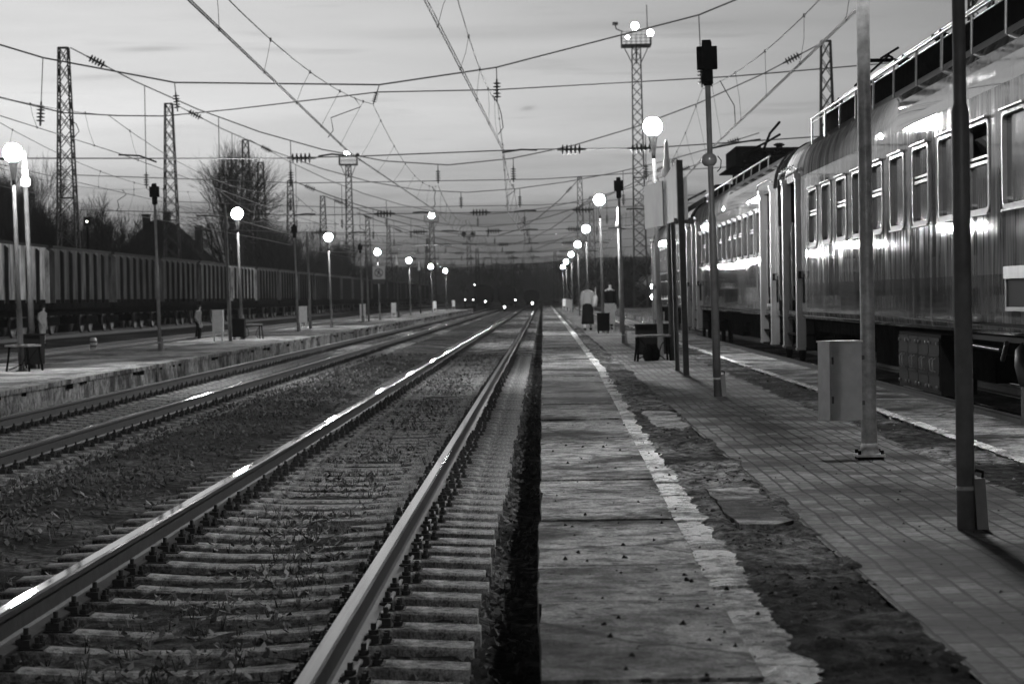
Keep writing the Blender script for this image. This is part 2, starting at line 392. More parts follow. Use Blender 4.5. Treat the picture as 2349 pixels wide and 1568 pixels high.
# ------------------------------------------------------------------ ground
def fbm(x, y, s, o=3):
    return noise.fractal(Vector((x * s, y * s, 3.7)), 1.0, 2.0, o)
def interp(x, pts):
    for (a, b), (c, d) in zip(pts, pts[1:]):
        if x <= c: return b + (d - b) * max(0, (x - a)) / (c - a)
    return pts[-1][1]
def build_ground():
    xs = sorted(set([-1000, -400, -120, -60, -30, -24, -11.6, -11.3] + [round(-11.0 + .5 * i, 2) for i in range(7)] + [round(-7.4 + .085 * i, 3) for i in range(88)] + [0.3, 2, 4, 4.4, 4.6, 8, 14, 30, 80, 400, 1000]))
    ys = [-60, -20, 0, 4]
    y = 5.0
    while y < 420:
        ys.append(y); y += max(.075, y * .012)
    ys += [500, 700, 1000]
    vs = []
    for yy in ys:
        for x in xs:
            z = -.29
            if x < -11.2: z = -.10
            if -7.4 <= x <= .3:
                f = max(0, 1 - yy / 140)
                z += .022 * f * fbm(x, yy, 2.2) + .018 * f * fbm(x, yy, 9, 2)
                if -2.38 < x < -.98: z += .052 + .03 * fbm(x, yy, .6)
                if -6.7 < x < -5.2: z += .045
                if -4.9 < x < -2.9: z += .085 * math.exp(-((x + 4.0) / .8) ** 2) + .02
                if -.90 < x < -.37: z += .048 + .010 * fbm(x, yy, 3)
                if x > -.3: z -= .03
            if x > 4.15 and x < 8: z = -.30
            vs.append((x, yy, z))
    nx = len(xs); fs = []; mi = []
    for j in range(len(ys) - 1):
        for i in range(nx - 1):
            fs.append((j * nx + i, j * nx + i + 1, (j + 1) * nx + i + 1, (j + 1) * nx + i))
            xm = (xs[i] + xs[i + 1]) / 2
            mi.append(0 if -7.6 < xm < .3 else 1)
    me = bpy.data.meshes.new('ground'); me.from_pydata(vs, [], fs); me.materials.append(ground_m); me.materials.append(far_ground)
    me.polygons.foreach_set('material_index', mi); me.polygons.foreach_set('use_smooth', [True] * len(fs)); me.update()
    o = bpy.data.objects.new('ground', me); col.objects.link(o)
    tag(o, 'dark dirt and ballast of the station yard between the tracks', None, None, 'structure')
build_ground()

# right platform: cast slabs along the track edge
STRIP_L = [(0, .66), (9.8, .67), (19, .73), (36, .86), (76, .88), (400, .9)]
STRIP_R = [(0, .87), (9.8, .86), (19, .885), (36, 1.02), (76, 1.05), (400, 1.1)]
PAV_L, PAV_R, KERB, EDGE = 1.32, 2.77, 3.25, 4.15
def platform_base():
    b = MB()
    b.box(0.02, EDGE - .05, -30, 300, -.6, PZ - .045)
    o = b.build('platform', face_c); tag(o, 'low concrete island platform between the near track and the passenger train', None, None, 'structure')
platform_base()
def slabs():
    b = MB()
    ys = [-8, -5, -2, 1, 4.5, 6.9, 8.65, 9.8, 11.9, 13.6, 14.5, 16.6, 18.7]
    while ys[-1] < 285: ys.append(ys[-1] + 2.95)
    rnd = random.Random(3)
    for i, (y0, y1) in enumerate(zip(ys, ys[1:])):
        g = rnd.choice([.010, .016, .022, .030])
        xr0, xr1 = interp(y0, STRIP_L), interp(y1, STRIP_L)
        dz = rnd.uniform(-.006, .006); xo = rnd.uniform(-.012, .008) - .03
        n = 6 if y0 < 40 else 1
        # a slightly ragged slab
        top = []
        for k in range(n + 1):
            t = k / n; top.append((xo + (rnd.uniform(-.006, .006) if y0 < 30 else 0), y0 + g + (y1 - y0 - 2 * g) * t))
        rt = [(xr0 + (xr1 - xr0) * (1 - k / n) + .004, y0 + g + (y1 - y0 - 2 * g) * (1 - k / n)) for k in range(n + 1)]
        loop = top + rt; z1 = PZ + dz; m = len(loop)
        vs = [(x, y, z1) for x, y in loop] + [(x, y, z1 - .16 if j <= n else z1 - .05) for j, (x, y) in enumerate(loop)]
        b.add(vs, [tuple(reversed(range(m)))] + [(j, (j + 1) % m, m + (j + 1) % m, m + j) for j in range(m)])
    o = b.build('platform_slab', concrete); tag(o, 'worn concrete slabs along the near platform edge with dark gaps between them', None, None, 'structure')
slabs()
def joint_soil():
    b = MB(); rr = random.Random(31)
    for y, w_ in [(8.65, .03), (9.8, .035), (11.9, .16), (13.6, .05), (14.5, .06), (18.7, .22), (18.2, .10), (21.6, .10), (24.6, .3), (30.5, .2), (36.3, .7), (42.2, .3), (51, 1.4), (63, .8), (78, 2.5)]:
        n = 26; x1 = interp(y, STRIP_L)
        up = [(x1 * k / n - .02, y + w_ * rr.uniform(.15, .6)) for k in range(n + 1)]; dn = [(x1 * k / n - .02, y - w_ * rr.uniform(.15, .6)) for k in range(n + 1)]
        vs = [(x, q, PZ + .011) for x, q in dn] + [(x, q, PZ + .011) for x, q in up]
        b.add(vs, [(k, k + 1, n + 2 + k, n + 1 + k) for k in range(n)])
    tag(b.build('joint_soil', soil_m), 'dark dirt and moss filling the joints of the near platform slabs', None, None, 'structure')
joint_soil()
def ragged_strip(name, label, left, right, ys, mat_, z, amp, rnd, block=True, zamp=.012):
    b = MB()
    y = ys[0]
    while y < ys[1]:
        L = rnd.choice([.35, .6, .9, 1.4]) if y < 60 else 6
        g = rnd.choice([.0, .004, .012, .03]) if block else 0
        n = int(L * 24) if y < 30 else (6 if y < 60 else 2)
        xl = []; xr = []
        for k in range(n + 1):
            yy = y + g + (L - 2 * g) * k / n
            a = amp * (1.0 if y < 60 else .4)
            xl.append((interp(yy, left) + rnd.gauss(0, a * .6), yy)); xr.append((interp(yy, right) + rnd.gauss(0, a), yy))
        dz = rnd.uniform(-zamp, zamp) * (1 if y < 60 else .2)
        q = 4
        vs = []
        for k in range(n + 1):
            for c in range(q + 1):
                t = c / q
                vs.append((xl[k][0] + (xr[k][0] - xl[k][0]) * t, xl[k][1], z + dz + (rnd.uniform(-.003, .003) if block else 0) - (.005 if c in (0, q) and block else 0)))
        fs = [(k * (q + 1) + c, k * (q + 1) + c + 1, (k + 1) * (q + 1) + c + 1, (k + 1) * (q + 1) + c) for k in range(n) for c in range(q)]
        b.add(vs, fs)
        for e in (0, n):   # end faces down into the joint
            a = [(vs[e * (q + 1) + c]) for c in range(q + 1)]
            dn = [(p[0], p[1], p[2] - .05) for p in a]
            ff = [(c, c + 1, q + 1 + c + 1, q + 1 + c) for c in range(q)]
            if e == n: ff = [tuple(reversed(f)) for f in ff]
            b.add(a + dn, ff)
        y += L
    o = b.build(name, mat_); tag(o, label, None, None, 'structure')
    return o
rn = random.Random(11)
ragged_strip('kerb', 'crumbling whitewashed kerb stones beside the near platform slabs', STRIP_L, STRIP_R, (1, 285), paint_c, PZ + .004, .011, rn, True, .006)
# soil strips (rough ground between kerb and paving, and behind the paving)
def soil_strip(name, label, x0, x1, z, hump):
    b = MB(); ys = []; y = 1.0
    while y < 285: ys.append(y); y += max(.045, y * .006) if y < 60 else 6
    nx = 14
    for j, yy in enumerate(ys):
        for i in range(nx + 1):
            t = i / nx; xa = x0 if isinstance(x0, float) else interp(yy, x0)
            edge = 1 if yy < 70 else 0
            xl_ = xa - edge * (.02 + .035 * fbm(3.1, yy, 1.9, 4)); xr_ = x1 + edge * (-.02 + .06 * fbm(9.7, yy, 1.4, 5))
            x = xl_ + (xr_ - xl_) * t
            h = hump * (fbm(x, yy, 3.5, 4) * .9 + fbm(x, yy, 14, 2) * .55) if yy < 70 else 0
            b.v.append((x, yy, z + h + (.016 if edge else 0) - (.022 if i in (0, nx) else 0)))
    for j in range(len(ys) - 1):
        for i in range(nx):
            b.f.append((j * (nx + 1) + i, j * (nx + 1) + i + 1, (j + 1) * (nx + 1) + i + 1, (j + 1) * (nx + 1) + i)); b.m.append(0); b.sm.append(True)
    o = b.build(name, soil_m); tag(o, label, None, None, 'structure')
soil_strip('soil_strip', 'bare lumpy soil between the whitewashed kerb and the block paving', [(a, r - .03) for a, r in STRIP_R], PAV_L + .06, PZ - .006, .030)
soil_strip('soil_strip', 'dark bare soil between the block paving and the train side kerb', PAV_R - .06, KERB + .05, PZ - .008, .018)
# concrete repair patches crossing the soil strip
for i, (ya, yb, xa, xb) in enumerate([(11.3, 13.6, .94, 1.30), (19.6, 22.5, .96, 1.31), (24.4, 25.6, 1.0, 1.31), (47, 60, 1.0, 1.31), (80, 120, 1.1, 1.31)]):
    b = MB(); rr = random.Random(i)
    n = 10; loop = [(xa + rr.uniform(0, .05), ya + (yb - ya) * k / n) for k in range(n + 1)] + [(xb - rr.uniform(0, .06) * (1 if k not in (0, n) else 3), yb - (yb - ya) * k / n) for k in range(n + 1)]
    m = len(loop); vs = [(x, y, PZ + .026 + .004 * math.sin(x * 9 + y)) for x, y in loop] + [(x, y, PZ - .03) for x, y in loop]
    b.add(vs, [tuple(reversed(range(m)))] + [(j, (j + 1) % m, m + (j + 1) % m, m + j) for j in range(m)])
    tag(b.build('concrete_patch', concrete), 'worn concrete patch laid across the soil strip', None, None, 'structure')
# paving
b = MB()
ys = [0 + .5 * i for i in range(121)] + [80, 120, 200, 285]
for j in range(len(ys) - 1):
    for i in range(8):
        xa, xb = PAV_L + (PAV_R - PAV_L) * i / 8, PAV_L + (PAV_R - PAV_L) * (i + 1) / 8
        f = lambda x, y: PZ + .005 + (.010 * fbm(x, y, .7) if y < 60 else 0)
        b.add([(xa, ys[j], f(xa, ys[j])), (xb, ys[j], f(xb, ys[j])), (xb, ys[j + 1], f(xb, ys[j + 1])), (xa, ys[j + 1], f(xa, ys[j + 1]))], [(0, 1, 2, 3)], 0, True)
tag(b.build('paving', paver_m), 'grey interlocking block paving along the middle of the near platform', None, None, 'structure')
# train side slab with bright worn kerb
b = MB(); rr = random.Random(5); y = 1.0
while y < 285:
    L = 2.95; b.box(KERB + .09, EDGE + rr.uniform(-.01, .01), y + .006, y + L - .006, -.35, PZ + .02 + rr.uniform(-.004, .004)); y += L
tag(b.build('platform_slab', concrete), 'smooth concrete edge slabs beside the passenger train', None, None, 'structure')
ragged_strip('kerb', 'pale worn kerb line along the train side slabs', [(0, KERB), (300, KERB)], [(0, KERB + .11), (300, KERB + .11)], (1, 285), paint_c, PZ + .03, .010, rn, True, .006)

# left platform
def left_platform():
    b = MB(); x1, x0 = -7.5, -11.2
    b.box(x0, x1 - .10, -5, 236, -.5, PZ - .004)
    o = b.build('platform', concrete_l); tag(o, 'low concrete platform across the second track carrying the far row of lamps', None, None, 'structure')
    b = MB(); y = 10.0; rr = random.Random(4)
    while y < 236:   # face panels with an overhanging lip
        L = 3.0; d = rr.uniform(-.015, .015)
        b.box(x1 - .12, x1 - .02 + d, y + .01, y + L - .01, -.42, PZ - .06)
        b.box(x1 - .35, x1 + .03, y + .006, y + L - .006, PZ - .06, PZ + .012 + rr.uniform(-.005, .005))
        for q in range(rr.randint(0, 3)):   # broken-out holes along the lip
            yy = y + rr.uniform(.2, 2.6); b.box(x1 - .025, x1 + .033, yy, yy + rr.uniform(.05, .25), PZ - .1 - rr.uniform(0, .05), PZ - .058, 1)
        y += L
    o = b.build('platform_face', [face_c, black]); tag(o, 'stained precast face panels of the far platform with broken holes', None, None, 'structure')
    b = MB(); b.box(x0 - .0, x0 + 1.2, 12, 236, PZ - .003, PZ + .004)
    tag(b.build('path', mat_concrete('pale walking strip', .30, False, .6)), 'pale trodden strip along the back of the far platform', None, None, 'structure')
left_platform()

# ------------------------------------------------------------------ tracks
def rail_mesh(y0, y1, curve=None):
    b = MB()
    prof = [(-.075, -.18), (.075, -.18), (.075, -.168), (.020, -.150), (.011, -.135), (.011, -.055), (.022, -.045), (.0365, -.038), (.037, -.012), (.028, -.001),
            (-.028, -.001), (-.037, -.012), (-.0365, -.038), (-.022, -.045), (-.011, -.055), (-.011, -.135), (-.020, -.150), (-.075, -.168)]
    mats = [1] * 18
    for k in (8, 9, 10): mats[k] = 0
    b.prism(prof, y0, y1, 1, mats)
    return b
def sleeper_mesh(rr=None):
    b = MB()
    xs = [-1.35, -1.0, -.62, -.3, 0, .3, .62, 1.0, 1.35]
    zt = [-.200, -.184, -.190, -.212, -.218, -.212, -.190, -.184, -.200]
    wd = [.115, .12, .105, .095, .092, .095, .105, .12, .115]
    vs = []
    for x, z, w_ in zip(xs, zt, wd):
        vs += [(x, -w_ - .02, -.36), (x, -w_, z - .012), (x, -w_ + .014, z), (x, w_ - .014, z), (x, w_, z - .012), (x, w_ + .02, -.36)]
    fs = []
    for i in range(len(xs) - 1):
        for k in range(5): fs.append((i * 6 + k, i * 6 + k + 1, (i + 1) * 6 + k + 1, (i + 1) * 6 + k))
    fs = [tuple(reversed(f)) for f in fs]
    fs += [tuple(range(6)), tuple(reversed(range(48, 54)))]
    b.add(vs, fs)
    return b
def fastening_mesh(full=True):
    """base plate, clips and coach bolts at one rail seat, rail centre at local x 0"""
    b = MB()
    b.box(-.19, .19, -.07, .07, -.200, -.182)
    for s in (-1, 1):
        b.box(min(s * .06, s * .125), max(s * .06, s * .125), -.05, .05, -.183, -.145)
        if full:
            b.lathe([(.024, -.15), (.024, -.125), (.012, -.125), (.012, -.095)], (s * .098, 0, 0), 6, 0, smooth=False)
            b.lathe([(.022, -.182), (.022, -.160), (.012, -.160), (.012, -.132)], (s * .158, .03, 0), 6, 0, smooth=False)
            b.lathe([(.022, -.182), (.022, -.160), (.012, -.160), (.012, -.132)], (s * .158, -.035, 0), 6, 0, smooth=False)
        else:
            b.box(s * .098 - .02, s * .098 + .02, -.02, .02, -.15, -.10)
    return b
SLP = None; FST = None
def track(name, label, x, y0, y1, sleepers=True, ystart=5.2, jitter=0.0, zr=0):
    global SLP, FST
    t = thing(name, label, 'railway track', (x, 0, zr))
    for s in (-1, 1):
        r = rail_mesh(y0, y1).build('rail', [rail_top, rail_side], t); r.location = (s * .795, 0, 0)
    if not sleepers: return t
    rr = random.Random(int(abs(x) * 100))
    if SLP is None:
        SLP = sleeper_mesh().build('sleeper', sleeper_c, t); FST = fastening_mesh().build('fastening', rust, SLP)
        first = SLP; SLP.location = (0, ystart, 0)
        FST.location = (.795, 0, 0)
        f2 = FST.copy(); col.objects.link(f2); f2.parent = SLP; f2.location = (-.795, 0, 0)
        k0 = 1
    else: k0 = 0
    y = ystart + k0 * .545
    for k in range(k0, 100):
        s = SLP.copy(); col.objects.link(s); s.parent = t; s.location = (rr.uniform(-.02, .02), y + rr.uniform(-.015, .015), rr.uniform(-.006, .004)); s.rotation_euler.z = rr.uniform(-.01, .01)
        for xx in (-.795, .795):
            f = FST.copy(); col.objects.link(f); f.parent = s; f.location = (xx, 0, 0)
        y += .545
    b = MB()
    base = sleeper_mesh(); fm = fastening_mesh(False)
    while y < 300:
        for src, m, dx in ((base, 0, 0), (fm, 1, -.795), (fm, 1, .795)):
            o = len(b.v); b.v += [(p[0] + dx, p[1] + y, p[2]) for p in src.v]
            b.f += [[i + o for i in f] for f in src.f]; b.m += [m] * len(src.f); b.sm += [False] * len(src.f)
        y += .545
    o = b.build('far_sleepers', [sleeper_c, rust], t); o['kind'] = 'stuff'
    return t
T1 = track('railway_track', 'nearest track on concrete sleepers with worn shiny rails beside the platform', -1.686, 3.5, 420)
T2 = track('railway_track', 'second track running below the far platform face', -5.93, 9, 420, True, 14.0)
T3 = track('railway_track', 'track under the passenger train', 6.05, 8, 420, False)
T4 = track('railway_track', 'dim track sunk in dirt just behind the far platform', -13.6, 30, 420, False, zr=.09)
T5 = track('railway_track', 'track under the row of freight wagons', -21.5, 60, 520, False, zr=.09)
# pale ragged tube painting in the lit foot edge of the right-hand rail
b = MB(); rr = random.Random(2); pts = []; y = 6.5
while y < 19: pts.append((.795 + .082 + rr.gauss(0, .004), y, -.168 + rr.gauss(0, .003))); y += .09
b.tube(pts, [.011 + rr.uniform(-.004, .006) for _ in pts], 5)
b.build('rail_foot_highlight', mat('pale foot highlight', .34, .8), T1)

# ------------------------------------------------------------------ weeds and ballast near the camera (uncountable)
def scatter():
    rr = random.Random(21)
    b = MB()
    for i in range(34000):
        y = 6.5 + (rr.random() ** 1.6) * 55
        zone = rr.random()
        if zone < .40: x = rr.uniform(-4.85, -2.75)
        elif zone < .86: x = max(-2.36, min(-1.0, rr.gauss(-1.68, .42)))
        elif zone < .93: x = rr.uniform(-6.6, -5.2)
        else: x = rr.uniform(-.36, -.05)
        d = fbm(x, y, .8, 3)
        if d < rr.uniform(-.45, .25): continue
        z = -.255 + (.085 if -4.7 < x < -3.2 else (.03 if x > -2.4 else 0)) + rr.uniform(-.01, .02)
        if x > -.5: z = -.31
        s = rr.uniform(.010, .030) * (1 + y / 60); a = rr.uniform(0, 6.28)
        tilt = rr.uniform(.2, 1.4)
        m = 1 if rr.random() < .22 else (2 if rr.random() < .3 else 0)
        c, sn = math.cos(a), math.sin(a)
        if rr.random() < .8:   # leaf
            b.add([(x, y, z), (x + c * s - sn * s * .5, y + sn * s + c * s * .5, z + s * .5 * tilt), (x + c * 2 * s, y + sn * 2 * s, z + s * tilt), (x + c * s + sn * s * .5, y + sn * s - c * s * .5, z + s * .4 * tilt)], [(0, 1, 2, 3)], m)
        else:                  # upright blades
            for q in range(3):
                a2 = a + q * 2.1; h = s * rr.uniform(1.0, 2.4)
                b.add([(x + .006 * math.cos(a2), y + .006 * math.sin(a2), z - .02), (x - .006 * math.cos(a2), y - .006 * math.sin(a2), z - .02), (x + math.cos(a2 + 1) * h * .5, y + math.sin(a2 + 1) * h * .5, z + h)], [(0, 1, 2)], m)
    o = b.build('weeds', weed_m); tag(o, 'low dry weeds and fallen leaves between the tracks', None, None, 'stuff')
    b = MB()
    for i in range(9000):
        y = 5.5 + (rr.random() ** 1.5) * 45
        zone = rr.random()
        if zone < .5: x = rr.uniform(-4.9, -2.6)
        elif zone < .75: x = rr.uniform(-2.35, -.98)
        else: x = rr.uniform(-.84, -.06)
        z = -.25 + (.09 if -4.7 < x < -3.2 else (.008 if x > -.95 else (-.01 if x > -2.4 else .02))) + rr.uniform(-.012, .012)
        s = rr.uniform(.012, .030)
        M = Matrix.Translation((x, y, z)) @ Matrix.Rotation(rr.uniform(0, 6), 4, 'Z') @ Matrix.Rotation(rr.uniform(0, 6), 4, 'X')
        b.M = M; q = [rr.uniform(.6, 1.3) * s for _ in range(6)]
        b.add([(q[0], 0, 0), (-q[1], 0, 0), (0, q[2], 0), (0, -q[3], 0), (0, 0, q[4]), (0, 0, -q[5])],
              [(0, 2, 4), (2, 1, 4), (1, 3, 4), (3, 0, 4), (2, 0, 5), (1, 2, 5), (3, 1, 5), (0, 3, 5)], 1 if rr.random() < .1 else 0)
    b.M = Matrix.Identity(4)
    o = b.build('gravel', stone_m); tag(o, 'loose ballast stones around the near sleepers', None, None, 'stuff')
    b = MB()    # clods and crumbs on the platform soil, a few strewn over the slabs
    def lump(x, y, z, s_, m, flat=.7):
        b.M = Matrix.Translation((x, y, z)) @ Matrix.Rotation(rr.uniform(0, 6), 4, 'Z') @ Matrix.Rotation(rr.uniform(-.5, .5), 4, 'X')
        q = [rr.uniform(.6, 1.25) * s_ for _ in range(6)]; f = flat
        b.add([(q[0], 0, 0), (q[1] * .6, q[1] * .7, 0), (-q[2] * .5, q[2] * .8, 0), (-q[3], 0, 0), (-q[4] * .5, -q[4] * .8, 0), (q[5] * .6, -q[5] * .7, 0), (.2 * s_, .1 * s_, q[1] * f), (-.3 * s_, -.1 * s_, q[2] * f)],
              [(0, 1, 6), (1, 2, 6), (2, 7, 6), (2, 3, 7), (3, 4, 7), (4, 5, 7), (5, 6, 7), (5, 0, 6)], m, rr.random() < .5)
    for i in range(9000):
        y = 6.2 + (rr.random() ** 1.5) * 26
        x = rr.uniform(.88, 1.33) if rr.random() < .8 else rr.uniform(2.75, 3.23)
        if fbm(x, y, 2.2) < rr.uniform(-.4, .3): continue
        lump(x, y, PZ + .006 + .030 * (fbm(x, y, 3.5, 4) * .9 + fbm(x, y, 14, 2) * .55) * (1 if x < 2 else .6), .003 + .016 * rr.random() ** 3, rr.choice([0, 0, 1, 1, 2]))
    for i in range(150):
        y = 6.3 + (rr.random() ** 1.4) * 16; lump(rr.uniform(.03, .86), y, PZ + .004, .004 + .011 * rr.random() ** 2, 0, 1.1)
    for i in range(260):
        y = 6.6 + (rr.random() ** 1.4) * 20; lump(rr.uniform(1.35, 2.7), y, PZ + .008, .003 + .008 * rr.random() ** 3, rr.choice([0, 0, 1]), .9)
    b.M = Matrix.Identity(4)
    o = b.build('dirt_crumbs', [mat('dark soil crumb', .02, .95, spec=.1), mat('soil crumb', .09, .95, spec=.1), mat('pale grit', .22, .9, spec=.1)]); tag(o, 'clods and crumbs of soil and grit scattered over the platform', None, None, 'stuff')
scatter()
# small litter scraps lying on the platform and track
for x, y, z, s, lab in [(.42, 8.55, PZ + .012, .018, 'tiny white paper scrap on the near concrete slab'), (-.42, 13.2, -.26, .03, 'white paper scrap by the sleeper ends below the platform edge')]:
    b = MB(); b.add([(0, 0, 0), (s, .2 * s, .004), (s * 1.1, s, .008), (s * .2, s * .8, .01)], [(0, 1, 2, 3)])
    b.add([(0, 0, 0), (s, .2 * s, .004), (s * .5, -s * .3, s * .5)], [(0, 1, 2)])
    tag(b.build('paper_scrap', white_p, None, (x, y, z)), lab, 'litter')

# ------------------------------------------------------------------ posts and lamps
def lamp_post(label, loc, h, lean, light, group, globe_r=.17):
    t = thing('lamp_post', label, 'street lamp', loc, group, 0, lean)
    b = MB(); b.lathe([(.11, 0), (.11, .012), (.055, .02), (.052, 1.1), (.042, 1.14), (.034, h - .55)], n=14)
    b.build('column', light, t)
    b = MB(); b.lathe([(.034, h - .55), (.038, h - .45), (.075, h - .2), (.095, h - .13), (.10, h - .12)], n=16); b.build('lamp_cup', steel_m, t)
    b = MB(); n = 12
    b.lathe([(.02 + 0 * k, 0) if k in (0,) else (globe_r * math.sin(math.pi * k / n), globe_r * (1 - math.cos(math.pi * k / n))) for k in range(n)] + [(.01, 2 * globe_r)], (0, 0, h - .13), 20)
    b.build('globe', globe_m, t)
    return t
G_R, G_L = 'globe lamps along the near platform', 'globe lamps along the far platform'
first = lamp_post('nearest lit globe lamp above the bench, tallest of the near row', (2.16, 41, PZ), 4.25, 1.3, steel_m, G_R)
for i, (xt, y, z) in enumerate([(1.94, 72, 4.44), (2.10, 103, 4.43), (2.2, 134, 4.42), (2.2, 165, 4.32), (2.18, 200, 4.3), (2.2, 234, 4.35)]):
    dup(first, (xt, y, PZ), '%s lit globe lamp beyond the bench along the near platform' % ORD[i + 1], lean=.9)
lf = None
for i, (xt, y) in enumerate([(-9.50, 40.3), (-9.50, 70), (-9.33, 98), (-9.62, 131), (-9.58, 161), (-9.6, 193), (-9.8, 226)]):
    lab = ['nearest lit globe lamp beside the far platform bench at the frame edge', 'lit globe lamp beside the big bare tree on the far platform', 'third lit globe lamp from the near end of the far platform',
           'lit globe lamp with the square pictogram sign on its pole', 'fifth lit globe lamp from the near end of the far platform', 'sixth lit globe lamp from the near end of the far platform', 'last lit globe lamp at the end of the far platform'][i]
    if lf is None: lf = lamp_post(lab, (xt, y, PZ), 3.92, 1.2, steel_m, G_L)
    else: dup(lf, (xt, y, PZ), lab, lean=1.3)
# the galvanised column nearest the camera; its lantern stands above the picture
def big_post():
    t = thing('lamp_post', 'tall pale galvanised lamp column bolted to a base plate with a cabinet on it', 'street lamp', (2.305, 15.84, PZ), None, 0, .15)
    b = MB(); b.lathe([(.058, .05), (.055, .3), (.05, 1.2), (.048, 2.6), (.045, 4.9)], n=20); b.build('column', steel_l, t)
    b = MB(); b.box(-.10, .10, -.10, .10, .030, .048)
    b.lathe([(.075, .048), (.062, .10), (.056, .13)], n=16); b.build('base_plate', steel_l, t)
    b = MB(); b.box(-.075, .075, -.075, .075, 0, .03)
    for sx in (-.08, .08):
        for sy in (-.08, .08): b.lathe([(.012, .0), (.012, .075)], (sx, sy, 0), 6)
    b.build('anchor_block', black, t)
    b = MB(); b.lathe([(.045, 4.9), (.10, 5.1), (.11, 5.15)], n=16); b.build('lamp_cup', steel_m, t)
    b = MB(); n = 12; r = .17
    b.lathe([(.02, 0)] + [(r * math.sin(math.pi * k / n), r * (1 - math.cos(math.pi * k / n))) for k in range(1, n)] + [(.01, 2 * r)], (0, 0, 5.13), 20); b.build('globe', globe_m, t)
big_post()
# lamp behind the viewer that lights the foreground
dup(first, (2.45, -11.0, PZ), 'lit globe lamp on the near platform behind the viewpoint', lean=0)

def cabinet():
    t = thing('electrical_cabinet', 'pale grey metal cabinet strapped to the galvanised lamp column', 'cabinet', (2.10, 15.68, PZ))
    t.rotation_euler.z = R(17)
    b = MB(); x0, x1, y0, y1, z0, z1 = -.125, .115, -.06, .14, .30, .845
    b.box(x0, x1, y0, y1, z0, z1); b.build('housing', cab_m, t)
    b = MB(); b.box(x0 + .012, x1 - .002, y0 - .016, y0 - .003, z0 + .004, z1 - .012); d = b.build('door', cab_m, t)
    b = MB()
    for z in (z0 + .12, z1 - .15): b.box(x0 + .008, x0 + .02, y0 - .022, y0 - .012, z, z + .05)
    b.build('hinge', steel_d, d)
    b = MB(); b.box(x0 - .006, x1 + .006, y0 - .02, y1 + .01, z1, z1 + .012); b.build('lid', cab_m, t)
    b = MB(); b.box(.115, .17, .0, .03, .40, .43); b.box(.115, .17, .0, .03, .72, .75); b.build('bracket', steel_d, t)
cabinet()

G_D = 'dark posts with box shaped camera heads'
def dark_post(label, loc, lean, head=True, dome=False, box=True):
    t = thing('camera_post', label, 'post', loc, G_D, 0, lean)
    b = MB(); b.lathe([(.046, 0), (.045, 2.08), (.038, 2.11), (.033, 2.13), (.032, 3.7)], n=16); b.build('pole', steel_d, t)
    b = MB(); b.lathe([(.049, .20), (.049, .222)], n=16); b.build('collar', steel_l, t)
    if box:
        b = MB(); b.M = Matrix.Translation((.075, -.02, 0)) @ Matrix.Rotation(R(-3), 4, 'Y'); b.box(-.028, .028, -.03, .03, 0, .26); b.build('connection_box', steel_d, t)
        b = MB(); b.tube([(.05, 0, .30), (.085, -.01, .29), (.08, -.02, .25)], .008, 6); b.build('cable', rubber, t)
    if head:
        b = MB(); b.box(-.045, .045, -.05, .05, 3.68, 3.80); b.lathe([(.05, 3.62), (.05, 3.70)], n=12)
        for s in (-1, 1): b.box(s * .05 - .012, s * .05 + .012, -.03, .03, 3.64, 3.8)
        b.build('clamp', roofgear, t)
        b = MB(); b.box(-.115, -.052, -.07, .06, 3.81, 4.07); b.box(.052, .115, -.07, .06, 3.81, 4.07); b.box(-.052, .052, -.10, .08, 3.80, 4.12)
        b.box(-.05, .05, -.02, .06, 4.12, 4.15)
        b.build('camera_head', roofgear, t)
    if dome:
        b = MB(); b.lathe([(.02, -.075), (.055, -.07), (.085, -.035), (.092, 0), (.085, .035), (.06, .065), (.02, .075)], (-.01, .02, 2.76), 18); b.build('dome_housing', mat('dome housing', .35, .18, metal=.3), t)
        b = MB(); b.tube([(.09, .02, 2.8), (.13, .02, 2.75), (.12, .02, 2.66), (.08, .02, 2.62)], .006, 6); b.build('cable', rubber, t)
    return t
p0 = dark_post('thick dark post nearest the camera, cut off by the top of the frame', (2.10, 11.14, PZ), .2)
p1 = dark_post('dark post with a box camera head and a round dome near its middle', (2.02, 25.95, PZ), 1.05, dome=True)
p2 = dark_post('dark post with a box camera head beyond the bench, near the pale cabinet', (2.0, 55.7, PZ), 1.0, box=True)
p3 = dup(p2, (-9.51, 55, PZ), 'dark post with a small camera head on the far platform before the wagons', lean=1.0)
p4 = dup(p2, (-9.50, 86, PZ), 'second camera post on the far platform, before the lattice mast', lean=1.2)
p5 = dup(p2, (-9.5, 117, PZ), 'third camera post on the far platform, just left of the pictogram sign', lean=1.2)

def aerial_post(label, loc, lean, base=3.3, group='slim posts with aerials on top', dark=False):
    t = thing('aerial_post', label, 'post', loc, group, 0, lean)
    b = MB(); b.lathe([(.06, 0), (.055, 1.3), (.046, 1.36), (.045, base)], n=12); b.build('pole', steel_m if not dark else steel_d, t)
    b = MB(); b.lathe([(.05, base), (.095, base + .03), (.10, base + .14), (.06, base + .2), (.062, base + .32), (.045, base + .36), (.04, base + .6), (.02, base + .68)], n=14)
    b.build('aerial', ant_m if not dark else steel_d, t)
    return t
a0 = aerial_post('pale post behind the sign boards with a bright white aerial on top', (2.33, 40.2, PZ), 1.0)
a1 = aerial_post('post with a white aerial beside the nearest far platform lamp', (-9.68, 42.0, PZ), 1.2, 3.42)
aerial_post('slim dark post with an unlit lantern left of the second camera post', (2.55, 72.5, PZ), 1.0, 3.4, dark=True)
a4 = aerial_post('dark slim post with the pale cabinet on the far platform', (-9.52, 67.5, PZ), 1.3, 3.4, dark=True)
dup(a4, (-9.7, 92.5, PZ), 'slim post just left of the third far platform lamp', lean=1.2)
